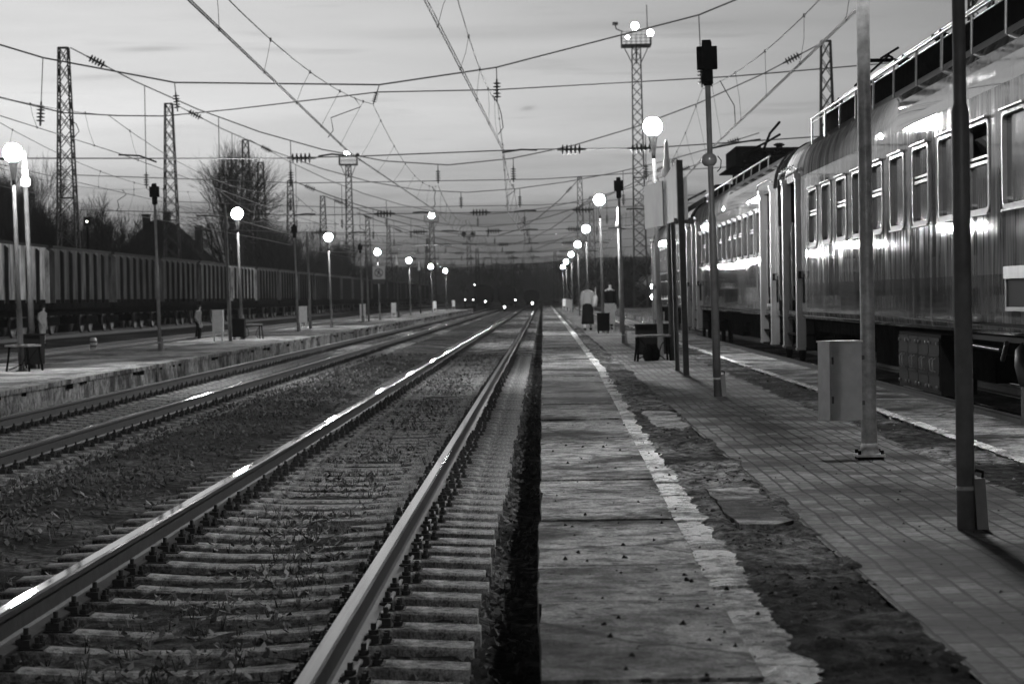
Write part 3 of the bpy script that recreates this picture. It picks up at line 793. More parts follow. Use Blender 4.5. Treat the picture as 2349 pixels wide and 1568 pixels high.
dup(a4, (-9.62, 122.5, PZ), 'slim post just left of the pictogram sign', lean=1.2)
dup(a1, (-9.5, 146.0, PZ), 'bright slim post right of the pictogram sign on the far platform', lean=1.2)
dup(a1, (-9.7, 176.0, PZ), 'bright slim post between the fifth and sixth far platform lamps', lean=1.2)
# pale cabinets beside the slim posts
b = MB(); b.box(-.16, .16, -.1, .1, .28, .93); b.box(-.14, -.10, -.05, .05, 0, .28); b.box(.10, .14, -.05, .05, 0, .28); b.box(-.168, .168, -.108, .108, .93, .95)
cb = b.build('electrical_cabinet', cab_m, None, (-9.86, 67.3, PZ)); tag(cb, 'pale cabinet beside the litter bin on the far platform', 'cabinet', 'small pale cabinets on the platforms')
def cab_dup(loc, lab, s=1.0):
    o = cb.copy(); col.objects.link(o); o.location = loc; o['label'] = lab
cab_dup((-9.98, 92.3, PZ), 'pale cabinet left of the third lamp on the far platform')
cab_dup((-9.95, 122.5, PZ), 'pale cabinet standing left of the pictogram sign')
cab_dup((-9.80, 145.8, PZ), 'pale cabinet right of the pictogram sign')
cab_dup((-9.75, 200, PZ), 'pale cabinet between the last two lamps of the far platform')
cab_dup((-9.5, 236, PZ), 'farthest pale cabinet at the end of the far platform')
cab_dup((2.14, 71.5, PZ), 'pale cabinet hanging behind the bin beside the walking woman')
for k, (x, y) in enumerate([(2.0, 165), (2.05, 186), (1.95, 205)]): cab_dup((x, y, PZ), '%s of three small pale cabinets far down the near platform' % ['nearest', 'middle', 'farthest'][k])

# pictogram sign on the fourth far lamp pole
t = thing('pictogram_sign', 'white square sign with a crossed out walking figure on a far lamp pole', 'sign', (-9.64, 130.85, 0))
b = MB(); b.box(-.36, .36, -.03, 0, 2.55, 3.32); b.build('sign_face', white_p, t)
b = MB(); n = 32
for k in range(n):
    a0_, a1_ = 2 * math.pi * k / n, 2 * math.pi * (k + 1) / n
    for q, (r0, r1) in enumerate([(.25, .21)]):
        b.add([(r0 * math.cos(a0_), -.034, 2.93 + r0 * math.sin(a0_)), (r0 * math.cos(a1_), -.034, 2.93 + r0 * math.sin(a1_)), (r1 * math.cos(a1_), -.034, 2.93 + r1 * math.sin(a1_)), (r1 * math.cos(a0_), -.034, 2.93 + r1 * math.sin(a0_))], [(0, 1, 2, 3)])
def ink(x0, z0, x1, z1, wd):
    d = Vector((x1 - x0, 0, z1 - z0)); n_ = Vector((-d.z, 0, d.x)).normalized() * wd / 2
    b.add([(x0 + n_.x, -.036, z0 + n_.z), (x1 + n_.x, -.036, z1 + n_.z), (x1 - n_.x, -.036, z1 - n_.z), (x0 - n_.x, -.036, z0 - n_.z)], [(0, 1, 2, 3)])
ink(-.01, 2.97, .02, 3.08, .07); ink(.0, 2.98, -.09, 2.78, .045); ink(.01, 2.98, .08, 2.79, .045); ink(.01, 3.05, .10, 2.97, .03); ink(0, 3.05, -.08, 2.95, .03)
b.add([(.03 + .035 * math.cos(k), -.036, 3.125 + .035 * math.sin(k)) for k in [i * .785 for i in range(8)]], [tuple(range(8))])
b.M = Matrix.Translation((0, -.002, 0)); ink(-.17, 3.09, .17, 2.77, .035); b.M = Matrix.Identity(4)
b.build('pictogram', glyph, t)
b = MB(); b.box(-.34, .34, -.028, -.002, 2.27, 2.54); b.build('caption_plate', mat('caption plate', .10, .6, var=.5, vscale=16), t)

# two-legged sign boards seen almost edge on
t = thing('sign_boards', 'tall double post sign boards seen nearly edge on between bench and train', 'sign', (2.1, 34.0, PZ))
t.rotation_euler.y = -R(1.0)
b = MB(); b.box(-.042, .042, -1.15, -1.05, 0, 3.18); b.build('tall_post', steel_m, t)
b = MB(); b.box(-.035, .035, 1.0, 1.1, 0, 2.5); b.build('short_post', steel_d, t)
b = MB(); b.M = Matrix.Translation((0, 1.02, 0)) @ Matrix.Rotation(R(7.0), 4, 'Z'); b.box(-.19, -.165, -.2, 1.5, 2.28, 2.98); b.build('board', board_m, t)
b = MB(); b.M = Matrix.Translation((.0, 0, 0)); b.add([(-.12, 1.0, 2.3), (-.055, -1.1, 2.3), (-.055, -1.1, 3.16), (-.12, 1.0, 3.02), (-.10, 1.0, 2.3), (-.035, -1.1, 2.3), (-.035, -1.1, 3.16), (-.10, 1.0, 3.02)],
      [(0, 1, 2, 3), (7, 6, 5, 4), (3, 2, 6, 7), (4, 5, 1, 0), (0, 3, 7, 4), (1, 5, 6, 2)]); b.build('board', board_m, t)
b = MB(); b.box(.055, .10, -1.12, -1.09, 2.3, 2.92); b.box(.055, .062, -1.1, .9, 2.3, 2.92); b.build('white_edge_board', white_p, t)  # narrow board in white enamel beside the tall post
b = MB(); b.box(-.10, .185, -.98, -.955, 2.245, 2.33); pl = b.build('name_plate', glyph, t)
b = MB(); rr = random.Random(8)
for k in range(11):   # worn, unreadable lettering strokes
    x = -.085 + k * .024; 
    for q in range(2):
        a, c = rr.uniform(2.262, 2.31), rr.uniform(2.262, 2.31); d = rr.uniform(-.008, .012)
        b.add([(x, -.985, a), (x + .004, -.985, a), (x + d + .004, -.985, c), (x + d, -.985, c)], [(0, 1, 2, 3)])
b.build('lettering', mat('faded lettering', .22, .6), pl)

# ------------------------------------------------------------------ benches, bins, planters
def bench(label, loc, length=.68, rotz=0):
    t = thing('bench', label, 'bench', loc, 'benches on the platforms', rotz)
    b = MB(); rr = random.Random(3)
    for k in range(4):
        y = -.20 + k * .115; b.box(-length / 2, length / 2, y, y + .10, .44 + .006 * (k % 2), .475 + .006 * (k % 2))
    b.build('seat', wood, t)
    for s in (-1, 1):
        for f in (-1, 1):
            b = MB(); b.tube([(s * (length / 2 - .04), f * .17, .44), (s * (length / 2 - .03), f * .19, .22), (s * (length / 2 - .01), f * .22, 0)], .019, 6); b.build('leg', black, t)
    b = MB()
    for s in (-1, 1):
        b.tube([(s * (length / 2 - .05), -.17, .43), (s * (length / 2 - .16), -.10, .30), (s * (length / 2 - .20), 0, .12), (s * (length / 2 - .06), .19, .03)], .010, 6)
    b.build('brace', black, t)
    return t
bn = bench('slatted bench with pale seat in front of the two black bins', (1.97, 40.3, PZ), .62, R(4))
dup(bn, (-9.42, 40.2, PZ), 'bench at the frame edge beside the nearest far platform lamp', rotz=R(80))
dup(bn, (-9.25, 70.5, PZ), 'thin legged bench right of the dark bin on the far platform', rotz=R(20))
def litter_bin(label, loc, w_=.24, h=.62):
    t = thing('litter_bin', label, 'litter bin', loc, 'dark litter bins')
    b = MB(); b.prism([(-w_, .08), (w_, .08), (w_ * 1.05, h), (-w_ * 1.05, h)], -.2, .2); b.build('body', dark_p, t)
    b = MB(); b.box(-w_ * 1.1, w_ * 1.1, -.22, .22, h + .002, h + .03); b.build('lid', black, t)
    b = MB()
    for s in (-1, 1):
        for f in (-1, 1): b.box(s * w_ * .8 - .015, s * w_ * .8 + .015, f * .15 - .015, f * .15 + .015, 0, .08)
    b.build('stand', black, t)
    return t
l0 = litter_bin('black litter bin directly beside the walking woman', (1.90, 70.6, PZ), .19, .62)
dup(l0, (-9.60, 70.0, PZ), 'dark litter bin between pale cabinet and bench on the far platform')
dup(l0, (-9.60, 41.6, PZ), 'dark litter bin behind the bench at the frame edge')
dup(l0, (1.93, 42.0, PZ), 'left one of the two black bins behind the slatted bench')
dup(l0, (2.33, 42.2, PZ), 'right one of the two black bins behind the slatted bench')
# lumpy dark bulk filling the space under the bench
b = MB(); rr = random.Random(12)
for k in range(5):
    c = (rr.uniform(-.14, .14), rr.uniform(-.08, .1), 0); r = rr.uniform(.08, .12)
    b.lathe([(r * .6, .0), (r, .08), (r * .95, .18), (r * .5, .27), (r * .2, .31)], c, 9)
tag(b.build('bag', cloth_d, None, (1.98, 40.4, PZ)), 'lumpy dark bulk under the slatted bench', 'bag')
# striped marker behind the far platform and stones
b = MB(); b.lathe([(.10, 0), (.10, .42), (.07, .47)], n=12)
mk = b.build('marker_post', white_p, None, (-13.4, 66, -.10)); tag(mk, 'short white marker post with dark stripes on the dirt behind the far platform', 'marker post')
b = MB()
for k in range(3): b.lathe([(.102, .06 + k * .13), (.102, .11 + k * .13)], n=12)
b.build('stripe', glyph, mk)
for k, (x, y) in enumerate([(-11.9, 53), (-11.75, 58), (-11.6, 60)]):
    b = MB(); rr = random.Random(k); b.lathe([(.05, 0), (.09, .04), (.07, .10), (.03, .13)], n=7, smooth=False)
    tag(b.build('stone', white_p, None, (x, y, -.1)), ['leftmost white painted stone behind the far platform', 'middle white painted stone behind the far platform', 'white painted stone nearest the marker post'][k], 'stone', 'white painted stones')

# ------------------------------------------------------------------ people
def skin_person(name, label, loc, joints, edges, mats_by, rotz=0, extra=None, scale=1.0):
    t = thing(name, label, 'person', loc, None, rotz)
    return t
def loft(b, rings, n=14, m=0):
    """rings: (cx, cy, z, rx, ry)"""
    vs = []; fs = []
    for cx, cy, z, rx, ry in rings:
        for k in range(n):
            a = 2 * math.pi * k / n; vs.append((cx + rx * math.cos(a), cy + ry * math.sin(a), z))
    for i in range(len(rings) - 1):
        for k in range(n): fs.append((i * n + k, i * n + (k + 1) % n, (i + 1) * n + (k + 1) % n, (i + 1) * n + k))
    fs.append(tuple(reversed(range(n)))); fs.append(tuple((len(rings) - 1) * n + k for k in range(n)))
    b.add(vs, fs, m, True)
def body_skin(name, chain, radii, edges, m, parent):
    """one continuous skinned body surface"""
    me = bpy.data.meshes.new(name); me.from_pydata(chain, edges, []); me.materials.append(m)
    o = bpy.data.objects.new(name, me); col.objects.link(o); o.parent = parent
    sk = o.modifiers.new('skin', 'SKIN'); sk.use_smooth_shade = True
    for v, r in zip(me.skin_vertices[0].data, radii): v.radius = (r, r)
    me.skin_vertices[0].data[0].use_root = True
    ss = o.modifiers.new('sub', 'SUBSURF'); ss.levels = 2; ss.render_levels = 2
    return o
def person(label, loc, rotz, h=1.65, lean=0.0, pose='walk', top=cloth_l, low=cloth_d, skirt=False, hairlong=True, bag=False, armf=0.3):
    t = thing('person', label, 'person', loc, None, rotz); s = h / 1.65
    st = .13 if pose == 'walk' else .02
    L = lean
    V = [(0, 0, .90), (0, -.01 - L * .3, 1.08), (0, -L * .7, 1.26), (0, -L, 1.38), (0, -.015 - L * 1.1, 1.46),   # pelvis, waist, chest, neck base, neck top
         (0, -.03 - L * 1.2, 1.53), (0, -.025 - L * 1.25, 1.60),                            # head
         (-.085, 0, .86), (-.09, -st, .48), (-.09, -st * .6, .09), (-.09, -st * .6 - .13, .03),   # left leg
         (.085, 0, .86), (.09, st * .7, .48), (.09, st * 1.4, .10), (.09, st * 1.3 - .12, .03),
         (-.165, -L * .95, 1.35), (-.21, .03 - L * .6, 1.10), (-.20, -armf * .45 - L * .4, .88), (-.19, -armf * .6 - L * .4, .80),
         (.165, -L * .95, 1.35), (.21, .05 - L * .6, 1.10), (.20, -.02 - L * .3, .87), (.20, -.06 - L * .3, .79)]
    E = [(0, 1), (1, 2), (2, 3), (3, 4), (4, 5), (5, 6), (0, 7), (7, 8), (8, 9), (9, 10), (0, 11), (11, 12), (12, 13), (13, 14),
         (3, 15), (15, 16), (16, 17), (17, 18), (3, 19), (19, 20), (20, 21), (21, 22)]
    Rr = [.125, .105, .125, .07, .05, .085, .08, .085, .06, .04, .032, .085, .06, .04, .032, .052, .04, .03, .026, .052, .04, .03, .026]
    body_skin('body', [tuple(c * s for c in v) for v in V], [r * s for r in Rr], E, skin, t)
    # face: brow, nose, mouth, ears
    hx, hy, hz = 0, -.03 - L * 1.22, 1.56
    b = MB(); b.M = Matrix.Scale(s, 4)
    b.lathe([(.004, -.11), (.014, -.10), (.010, -.085)], (0, hy + .015, hz), 8, 0, 'Y')
    for q in (-1, 1): b.lathe([(.006, 0), (.022, .008), (.006, .016)], (q * .082 - .008, hy + .01, hz - .005), 8, 0, 'X')
    b.build('face_feature', skin, t)
    b = MB(); b.M = Matrix.Scale(s, 4)
    for q in (-1, 1): b.lathe([(.004, -.09), (.011, -.086)], (q * .03, hy + .0, hz + .01), 8, 0, 'Y')
    b.box(-.022, .022, hy - .088, hy - .08, hz - .048, hz - .040)
    b.build('eyes_and_mouth', hair, t)
    b = MB(); b.M = Matrix.Scale(s, 4)
    loft(b, [(0, hy + .05 + (.04 if hairlong else 0), hz - (.40 if hairlong else .04), .07, .035), (0, hy + .03, hz - .10, .088, .06), (0, hy + .02, hz + .01, .096, .088), (0, hy + .012, hz + .07, .085, .088), (0, hy + .01, hz + .115, .03, .03)]); b.build('hair', hair, t)
    # hands: palm and five fingers
    for idx, side in ((18, -1), (22, 1)):
        p = V[idx]; b = MB(); b.M = Matrix.Scale(s, 4)
        loft(b, [(p[0], p[1], p[2] + .01, .022, .030), (p[0], p[1], p[2] - .04, .016, .038), (p[0], p[1] - .004, p[2] - .085, .014, .036)], 8)
        for k in range(4):
            y0 = p[1] - .030 + k * .019; ln = (.062, .072, .068, .052)[k]
            b.tube([(p[0], y0, p[2] - .08), (p[0] - side * .006, y0, p[2] - .08 - ln * .5), (p[0] - side * .022, y0, p[2] - .08 - ln)], [.009, .0085, .007], 6)
        b.tube([(p[0], p[1] - .030, p[2] - .02), (p[0] - side * .01, p[1] - .055, p[2] - .05), (p[0] - side * .014, p[1] - .058, p[2] - .085)], [.011, .010, .008], 6)
        b.build('hand', skin, t)
    # clothing
    b = MB(); b.M = Matrix.Scale(s, 4)
    loft(b, [(0, 0, .84, .185, .135), (0, -L * .1, .98, .175, .125), (0, -L * .4, 1.10, .165, .12), (0, -L * .7, 1.24, .19, .125), (0, -L * .9, 1.34, .20, .11), (0, -L, 1.405, .12, .08), (0, -L * 1.04, 1.43, .065, .06)])
    b.build('top', top, t)
    for a, c, d in ((15, 16, 17), (19, 20, 21)):
        b = MB(); b.M = Matrix.Scale(s, 4); b.tube([V[a], V[c], V[d]], [.075, .062, .050], 10); b.build('sleeve', top, t)
    if skirt:
        b = MB(); b.M = Matrix.Scale(s, 4); loft(b, [(0, 0, .96, .16, .12), (0, 0, .84, .195, .15), (0, .01, .60, .20, .17), (0, .02, .36, .22, .20), (0, .03, .22, .225, .21)], 16); b.build('skirt', low, t)
    else:
        for a, c, d in ((7, 8, 9), (11, 12, 13)):
            b = MB(); b.M = Matrix.Scale(s, 4); b.tube([(V[a][0], V[a][1], .93), V[c], V[d]], [.115, .08, .065], 10); b.build('trouser_leg', low, t)
    for a, c in ((9, 10), (13, 14)):
        b = MB(); b.M = Matrix.Scale(s, 4); b.tube([(V[a][0], V[a][1] + .05, .045), (V[a][0], V[a][1] - .03, .045), (V[c][0], V[c][1], .028)], [.042, .046, .034], 8); b.build('shoe', cloth_d, t)
    return t
person('woman in a dark long skirt and pale top walking away down the near platform', (1.56, 77.9, PZ), R(172), 1.62, .07, 'walk', cloth_l, cloth_d, True, True)
b = MB(); b.M = Matrix.Rotation(R(8), 4, 'Y'); loft(b, [(0, 0, .0, .06, .10), (0, 0, .08, .10, .17), (0, 0, .30, .09, .17), (0, 0, .42, .05, .12)], 12); b.tube([(0, -.1, .40), (-.04, 0, .68), (0, .1, .40)], .018, 6)
tag(b.build('shoulder_bag', cloth_w, None, (1.78, 77.6, .80 + PZ)), 'pale slouchy bag hanging from the shoulder of the walking woman', 'bag')
person('person in dark clothes standing behind the black bin, pale face and hand', (2.38, 79.5, PZ), R(20), 1.66, .0, 'stand', cloth_d, cloth_d, False, False, armf=.9)
person('person in white on the dirt beside the wagons, left of everything else', (-18.3, 81, -.10), R(60), 1.42, .03, 'stand', cloth_w, cloth_w, False, True)
person('person in a pale top and dark trousers walking behind the far platform', (-12.75, 82, -.10), R(70), 1.36, .03, 'walk', cloth_l, cloth_d, False, True)

# ------------------------------------------------------------------ passenger train
PROF = [(-1.50, .93), (-1.55, 1.05)]
def coach(label, y0, L, windows, doors, group='coaches of the passenger train', gear='rail'):
    """local x: -1.55 platform side .. +1.55; local y from 0 to L"""
    t = thing('passenger_coach', label, 'railway coach', (6.05, y0, 0), group)
    ZB, ZW, Z0, Z1, ZT = 1.05, 1.53, 2.17, 3.10, 3.38
    b = MB()
    # platform side wall with real openings
    holes = [(a, c, Z0, Z1) for a, c, k in windows] + [(a, c, ZB, 3.36) for a, c in doors]
    ysb = sorted(set([0, L] + [round(v, 3) for h in holes for v in h[:2]]))
    zsb = [ZB, ZW, Z0, Z1, 3.36, ZT]
    x = -1.55
    for ya, yb in zip(ysb, ysb[1:]):
        for za, zb in zip(zsb, zsb[1:]):
            ym, zm = (ya + yb) / 2, (za + zb) / 2
            if any(h[0] - 1e-4 < ym < h[1] + 1e-4 and h[2] < zm < h[3] for h in holes): continue
            b.add([(x, ya, za), (x, ya, zb), (x, yb, zb), (x, yb, za)], [(0, 1, 2, 3)], 1 if zm < ZW else 0)
    for ya, yb, za, zb in holes:   # reveals
        d = .055 if za > 2 else .16
        b.add([(x, ya, za), (x, yb, za), (x + d, yb, za), (x + d, ya, za)], [(0, 1, 2, 3)], 2)
        b.add([(x, ya, zb), (x + d, ya, zb), (x + d, yb, zb), (x, yb, zb)], [(0, 1, 2, 3)], 2)
        b.add([(x, ya, za), (x + d, ya, za), (x + d, ya, zb), (x, ya, zb)], [(0, 1, 2, 3)], 2)
        b.add([(x, yb, za), (x, yb, zb), (x + d, yb, zb), (x + d, yb, za)], [(0, 1, 2, 3)], 2)
    # lower curl, roof curve, far side
    roof = [(-1.55, ZT), (-1.545, 3.50), (-1.52, 3.64), (-1.47, 3.78), (-1.40, 3.90), (-1.30, 4.02), (-1.14, 4.12), (-.9, 4.19), (-.5, 4.25), (0, 4.27), (.5, 4.25), (.9, 4.19), (1.14, 4.12), (1.30, 4.02), (1.40, 3.90), (1.5, 3.7), (1.55, 3.4), (1.55, 1.05), (1.50, .93)]
    ny = 12
    vs = []; fs = []; mi = []
    full = [(-1.55, ZB), (-1.535, .97), (-1.50, .93)]
    for lst, mm in ((roof, None), (full, 1)):
        o = len(vs)
        for p in lst: vs += [(p[0], 0, p[1]), (p[0], L, p[1])]
        for i in range(len(lst) - 1):
            q = (o + 2 * i, o + 2 * i + 2, o + 2 * i + 3, o + 2 * i + 1); 
            fs.append(q if mm is None else tuple(reversed(q))); mi.append(mm if mm is not None else (0 if i < 4 or i > 14 else 3))
    for f, m_ in zip(fs, mi): b.add([vs[k] for k in f], [(0, 1, 2, 3)], m_, True)
    # merge smoothness: share vertices through remove doubles later
    endp = [(-1.50, .93), (-1.55, ZB)] + roof
    for yy, rev in ((0, True), (L, False)):
        vv = [(p[0], yy, p[1]) for p in endp]; f = tuple(range(len(vv)))
        b.add(vv, [tuple(reversed(f)) if not rev else f], 2)
    body = b.build('body', [body_u, body_l, black, roof_m], t)
    import bmesh
    bm = bmesh.new(); bm.from_mesh(body.data); bmesh.ops.remove_doubles(bm, verts=bm.verts, dist=.0005); bm.to_mesh(body.data); bm.free()
    # windows
    def rounded(ya, yb, za, zb, r, n=4):
        pts = []
        for cy, cz, a0 in ((yb - r, zb - r, 0), (ya + r, zb - r, 90), (ya + r, za + r, 180), (yb - r, za + r, 270)):
            for k in range(n + 1):
                a = R(a0 + 90 * k / n); pts.append((cy + r * math.cos(a), cz + r * math.sin(a)))
        return pts
    for ya, yb, kind in windows:
        b = MB(); o_ = rounded(ya - .012, yb + .012, Z0 - .012, Z1 + .012, .11); i_ = rounded(ya + .035, yb - .035, Z0 + .035, Z1 - .035, .075); n = len(o_)
        xo, xi = -1.552 - .012, -1.552 + .004
        vs = [(xo, y, z) for y, z in o_] + [(xo - .004, y, z) for y, z in i_] + [(xo + .055, y, z) for y, z in i_] + [(-1.549, y, z) for y, z in o_]
        fs = []
        for k in range(n):
            k2 = (k + 1) % n
            fs += [(k, k2, n + k2, n + k), (n + k, n + k2, 2 * n + k2, 2 * n + k), (3 * n + k, 3 * n + k2, k2, k)]
        b.add(vs, fs, 0, False)
        # a thin rain lip that catches the lamps
        b.box(-1.60, -1.552, ya + .02, yb - .02, Z1 + .012, Z1 + .03); b.box(-1.585, -1.552, ya + .02, yb - .02, Z0 - .034, Z0 - .014)
        fr = b.build('window', chrome, t)
        b = MB()
        if kind == 'open':
            b.box(-1.52, -1.515, ya, yb, Z0, 2.66, 0); b.box(-1.30, -1.29, ya - .1, yb + .1, 2.6, Z1, 1)
        else: b.box(-1.52, -1.515, ya, yb, Z0, Z1, 0)
        b.build('pane', [glass, curtain], fr)
        if kind in ('split', 'open'):
            b = MB(); b.box(-1.553, -1.50, ya + .03, yb - .03, 2.655, 2.69); b.box(-1.548, -1.50, ya + .03, yb - .03, 2.72, 2.745); b.build('sash_bar', trim, fr)
        if kind == 'open':
            b = MB(); b.add([(-1.50, ya + .05, 2.95), (-1.38, ya + .05, 2.72), (-1.38, yb - .05, 2.72), (-1.50, yb - .05, 2.95)], [(0, 1, 2, 3)]); b.build('tilted_pane', glass, fr)
    # doors with full-height bright posts
    for ya, yb in doors:
        b = MB(); b.box(-1.40, -1.37, ya - .05, yb + .05, 1.0, 3.36); dr = b.build('door', door_m, t)
        b = MB(); b.box(-1.412, -1.401, ya + .28, yb - .28, 2.1, 3.0); b.build('pane', glass, dr)
        b = MB(); b.box(-1.47, -1.44, ya + .18, ya + .20, 1.5, 2.6); b.box(-1.47, -1.44, yb - .20, yb - .18, 1.5, 2.6); b.build('handle', chrome, dr)
        for yy in (ya, yb):
            b = MB(); b.box(-1.635, -1.48, yy - .075, yy + .075, .42, 3.36); b.box(-1.66, -1.48, yy - .09, yy + .09, 3.361, 3.45); b.box(-1.65, -1.49, yy - .085, yy + .085, .38, .419)
            b.build('door_post', trim, t)
            b = MB(); b.tube([(-1.67, yy + .04, 1.25), (-1.69, yy + .04, 1.35), (-1.69, yy + .04, 2.5), (-1.67, yy + .04, 2.6)], .016, 8); b.build('handrail', chrome, t)
        b = MB()
        for k, z in enumerate((.36, .62, .90)): b.box(-1.60 + .02 * k, -1.30, ya + .08, yb - .08, z, z + .035)
        b.box(-1.32, -1.30, ya + .05, yb - .05, .36, 1.0)
        b.build('step', black, t)
        b = MB(); b.tube([(-1.64, ya - .5, 3.50), (-1.66, ya - .1, 3.56), (-1.66, yb + .1, 3.56), (-1.64, yb + .5, 3.50)], .02, 6)
        for k in range(5): b.box(-1.69, -1.64, ya + k * .4, ya + k * .4 + .07, 3.54, 3.60)
        b.build('gutter', chrome, t)
        b = MB(); b.tube([(-1.60, ya - .45, 1.75), (-1.60, ya - .45, 1.62)], .05, 8); b.box(-1.57, -1.552, ya - .55, ya - .38, 1.2, 1.7); b.build('call_box', black, t)
        b = MB(); b.box(-1.60, -1.552, ya - .52, ya - .42, 1.64, 1.74); b.build('side_lamp', chrome, t)
    # ends: folding gangway between coaches
    b = MB()
    for k in range(5):
        s = .03 if k % 2 else 0
        b.prism([(-.9 - s, 1.1), (.9 + s, 1.1), (.9 + s, 3.6), (.6 + s, 3.85 + s), (-.6 - s, 3.85 + s), (-.9 - s, 3.6)], L + k * .06, L + k * .06 + .05)
    b.build('gangway', rubber, t)
    # roof end ribs
    for yy in (.18, .5, L - .62, L - .30):
        b = MB(); pts = [(p[0] * 1.006, yy, p[1] + .006) for p in roof[:13]]
        b.tube(pts, .018, 6); b.build('roof_rib', roofgear, t)
    # marker knob low on the side and vents
    b = MB(); b.lathe([(.05, -.10), (.055, -.02), (.03, 0)], (-1.55, 1.2, 1.12), 12, 0, 'X'); b.build('side_lamp', chrome, t)
    # underframe and bogies
    b = MB(); b.box(-1.25, 1.25, .2, L - .2, .70, .93)
    b.box(-1.1, 1.1, L * .32, L * .44, .35, .72); b.box(-1.1, 1.1, L * .52, L * .66, .32, .72)
    b.tube([(-1.0, L * .46, .6), (-1.0, L * .51, .6)], .17, 14)
    b.build('underframe', black, t)
    for yc in (3.6, L - 3.6):
        b = MB(); b.box(-1.12, -.98, yc - 1.6, yc + 1.6, .42, .62); b.box(.98, 1.12, yc - 1.6, yc + 1.6, .42, .62); b.box(-1.0, 1.0, yc - .3, yc + .3, .35, .70)
        for s in (-1.2, 1.2):
            b.box(-1.22, -1.0, yc + s - .16, yc + s + .16, .34, .66)
            for q in (-.28, .28): b.lathe([(.07, .36), (.07, .70)], (-1.14, yc + s + q, 0), 10)
        bg_ = b.build('bogie', black, t)
        for s in (-1.2, 1.2):
            b = MB(); b.lathe([(.475, -.07), (.475, 0), (.44, .0), (.40, -.015), (.15, -.02), (.12, .06), (.05, .06)], (-.80, yc + s, .475), 28, 0, 'X'); b.build('wheel', black, bg_)
            b = MB(); b.lathe([(.475, -.07), (.475, .05)], (.80, yc + s, .475), 28, 0, 'X'); b.build('wheel', black, bg_)
            b = MB(); b.tube([(-.8, yc + s, .475), (.8, yc + s, .475)], .08, 8); b.build('axle', black, bg_)
    return t
def win_row(y0, centres, kinds, w_=1.1): return [(c - w_ / 2 - y0, c + w_ / 2 - y0, k) for c, k in zip(centres, kinds)]
Y1 = 16.2; L1 = 41.9 - Y1
cs = [36.95 - 1.75 * k for k in range(11)]
kinds = ['split', 'plain', 'split', 'plain', 'split', 'plain', 'split', 'plain', 'open', 'plain', 'split']
C1 = coach('near coach with roof railing, windows and bright door posts', Y1, L1, win_row(Y1, cs, kinds), [(38.85 - Y1, 40.95 - Y1)])
Y2 = 42.5; L2 = 24.4
cs2 = [63.2 - 1.40 * k for k in range(13)]
kinds2 = ['split' if k % 2 else 'plain' for k in range(13)]; kinds2[8] = 'open'
C2 = coach('middle coach with dark transformer gear crowding its roof', Y2, L2, win_row(Y2, cs2, kinds2, .95), [(43.15 - Y2, 45.2 - Y2), (64.0 - Y2, 65.8 - Y2)])
Y3 = 67.5; L3 = 23.4
C3 = coach('farthest coach at the tail of the train with two bright lamps', Y3, L3, win_row(Y3, [86 - 1.40 * k for k in range(10)], ['split' if k % 2 else 'plain' for k in range(10)], .95), [(68.2 - Y3, 70.0 - Y3), (88.2 - Y3, 90.0 - Y3)])
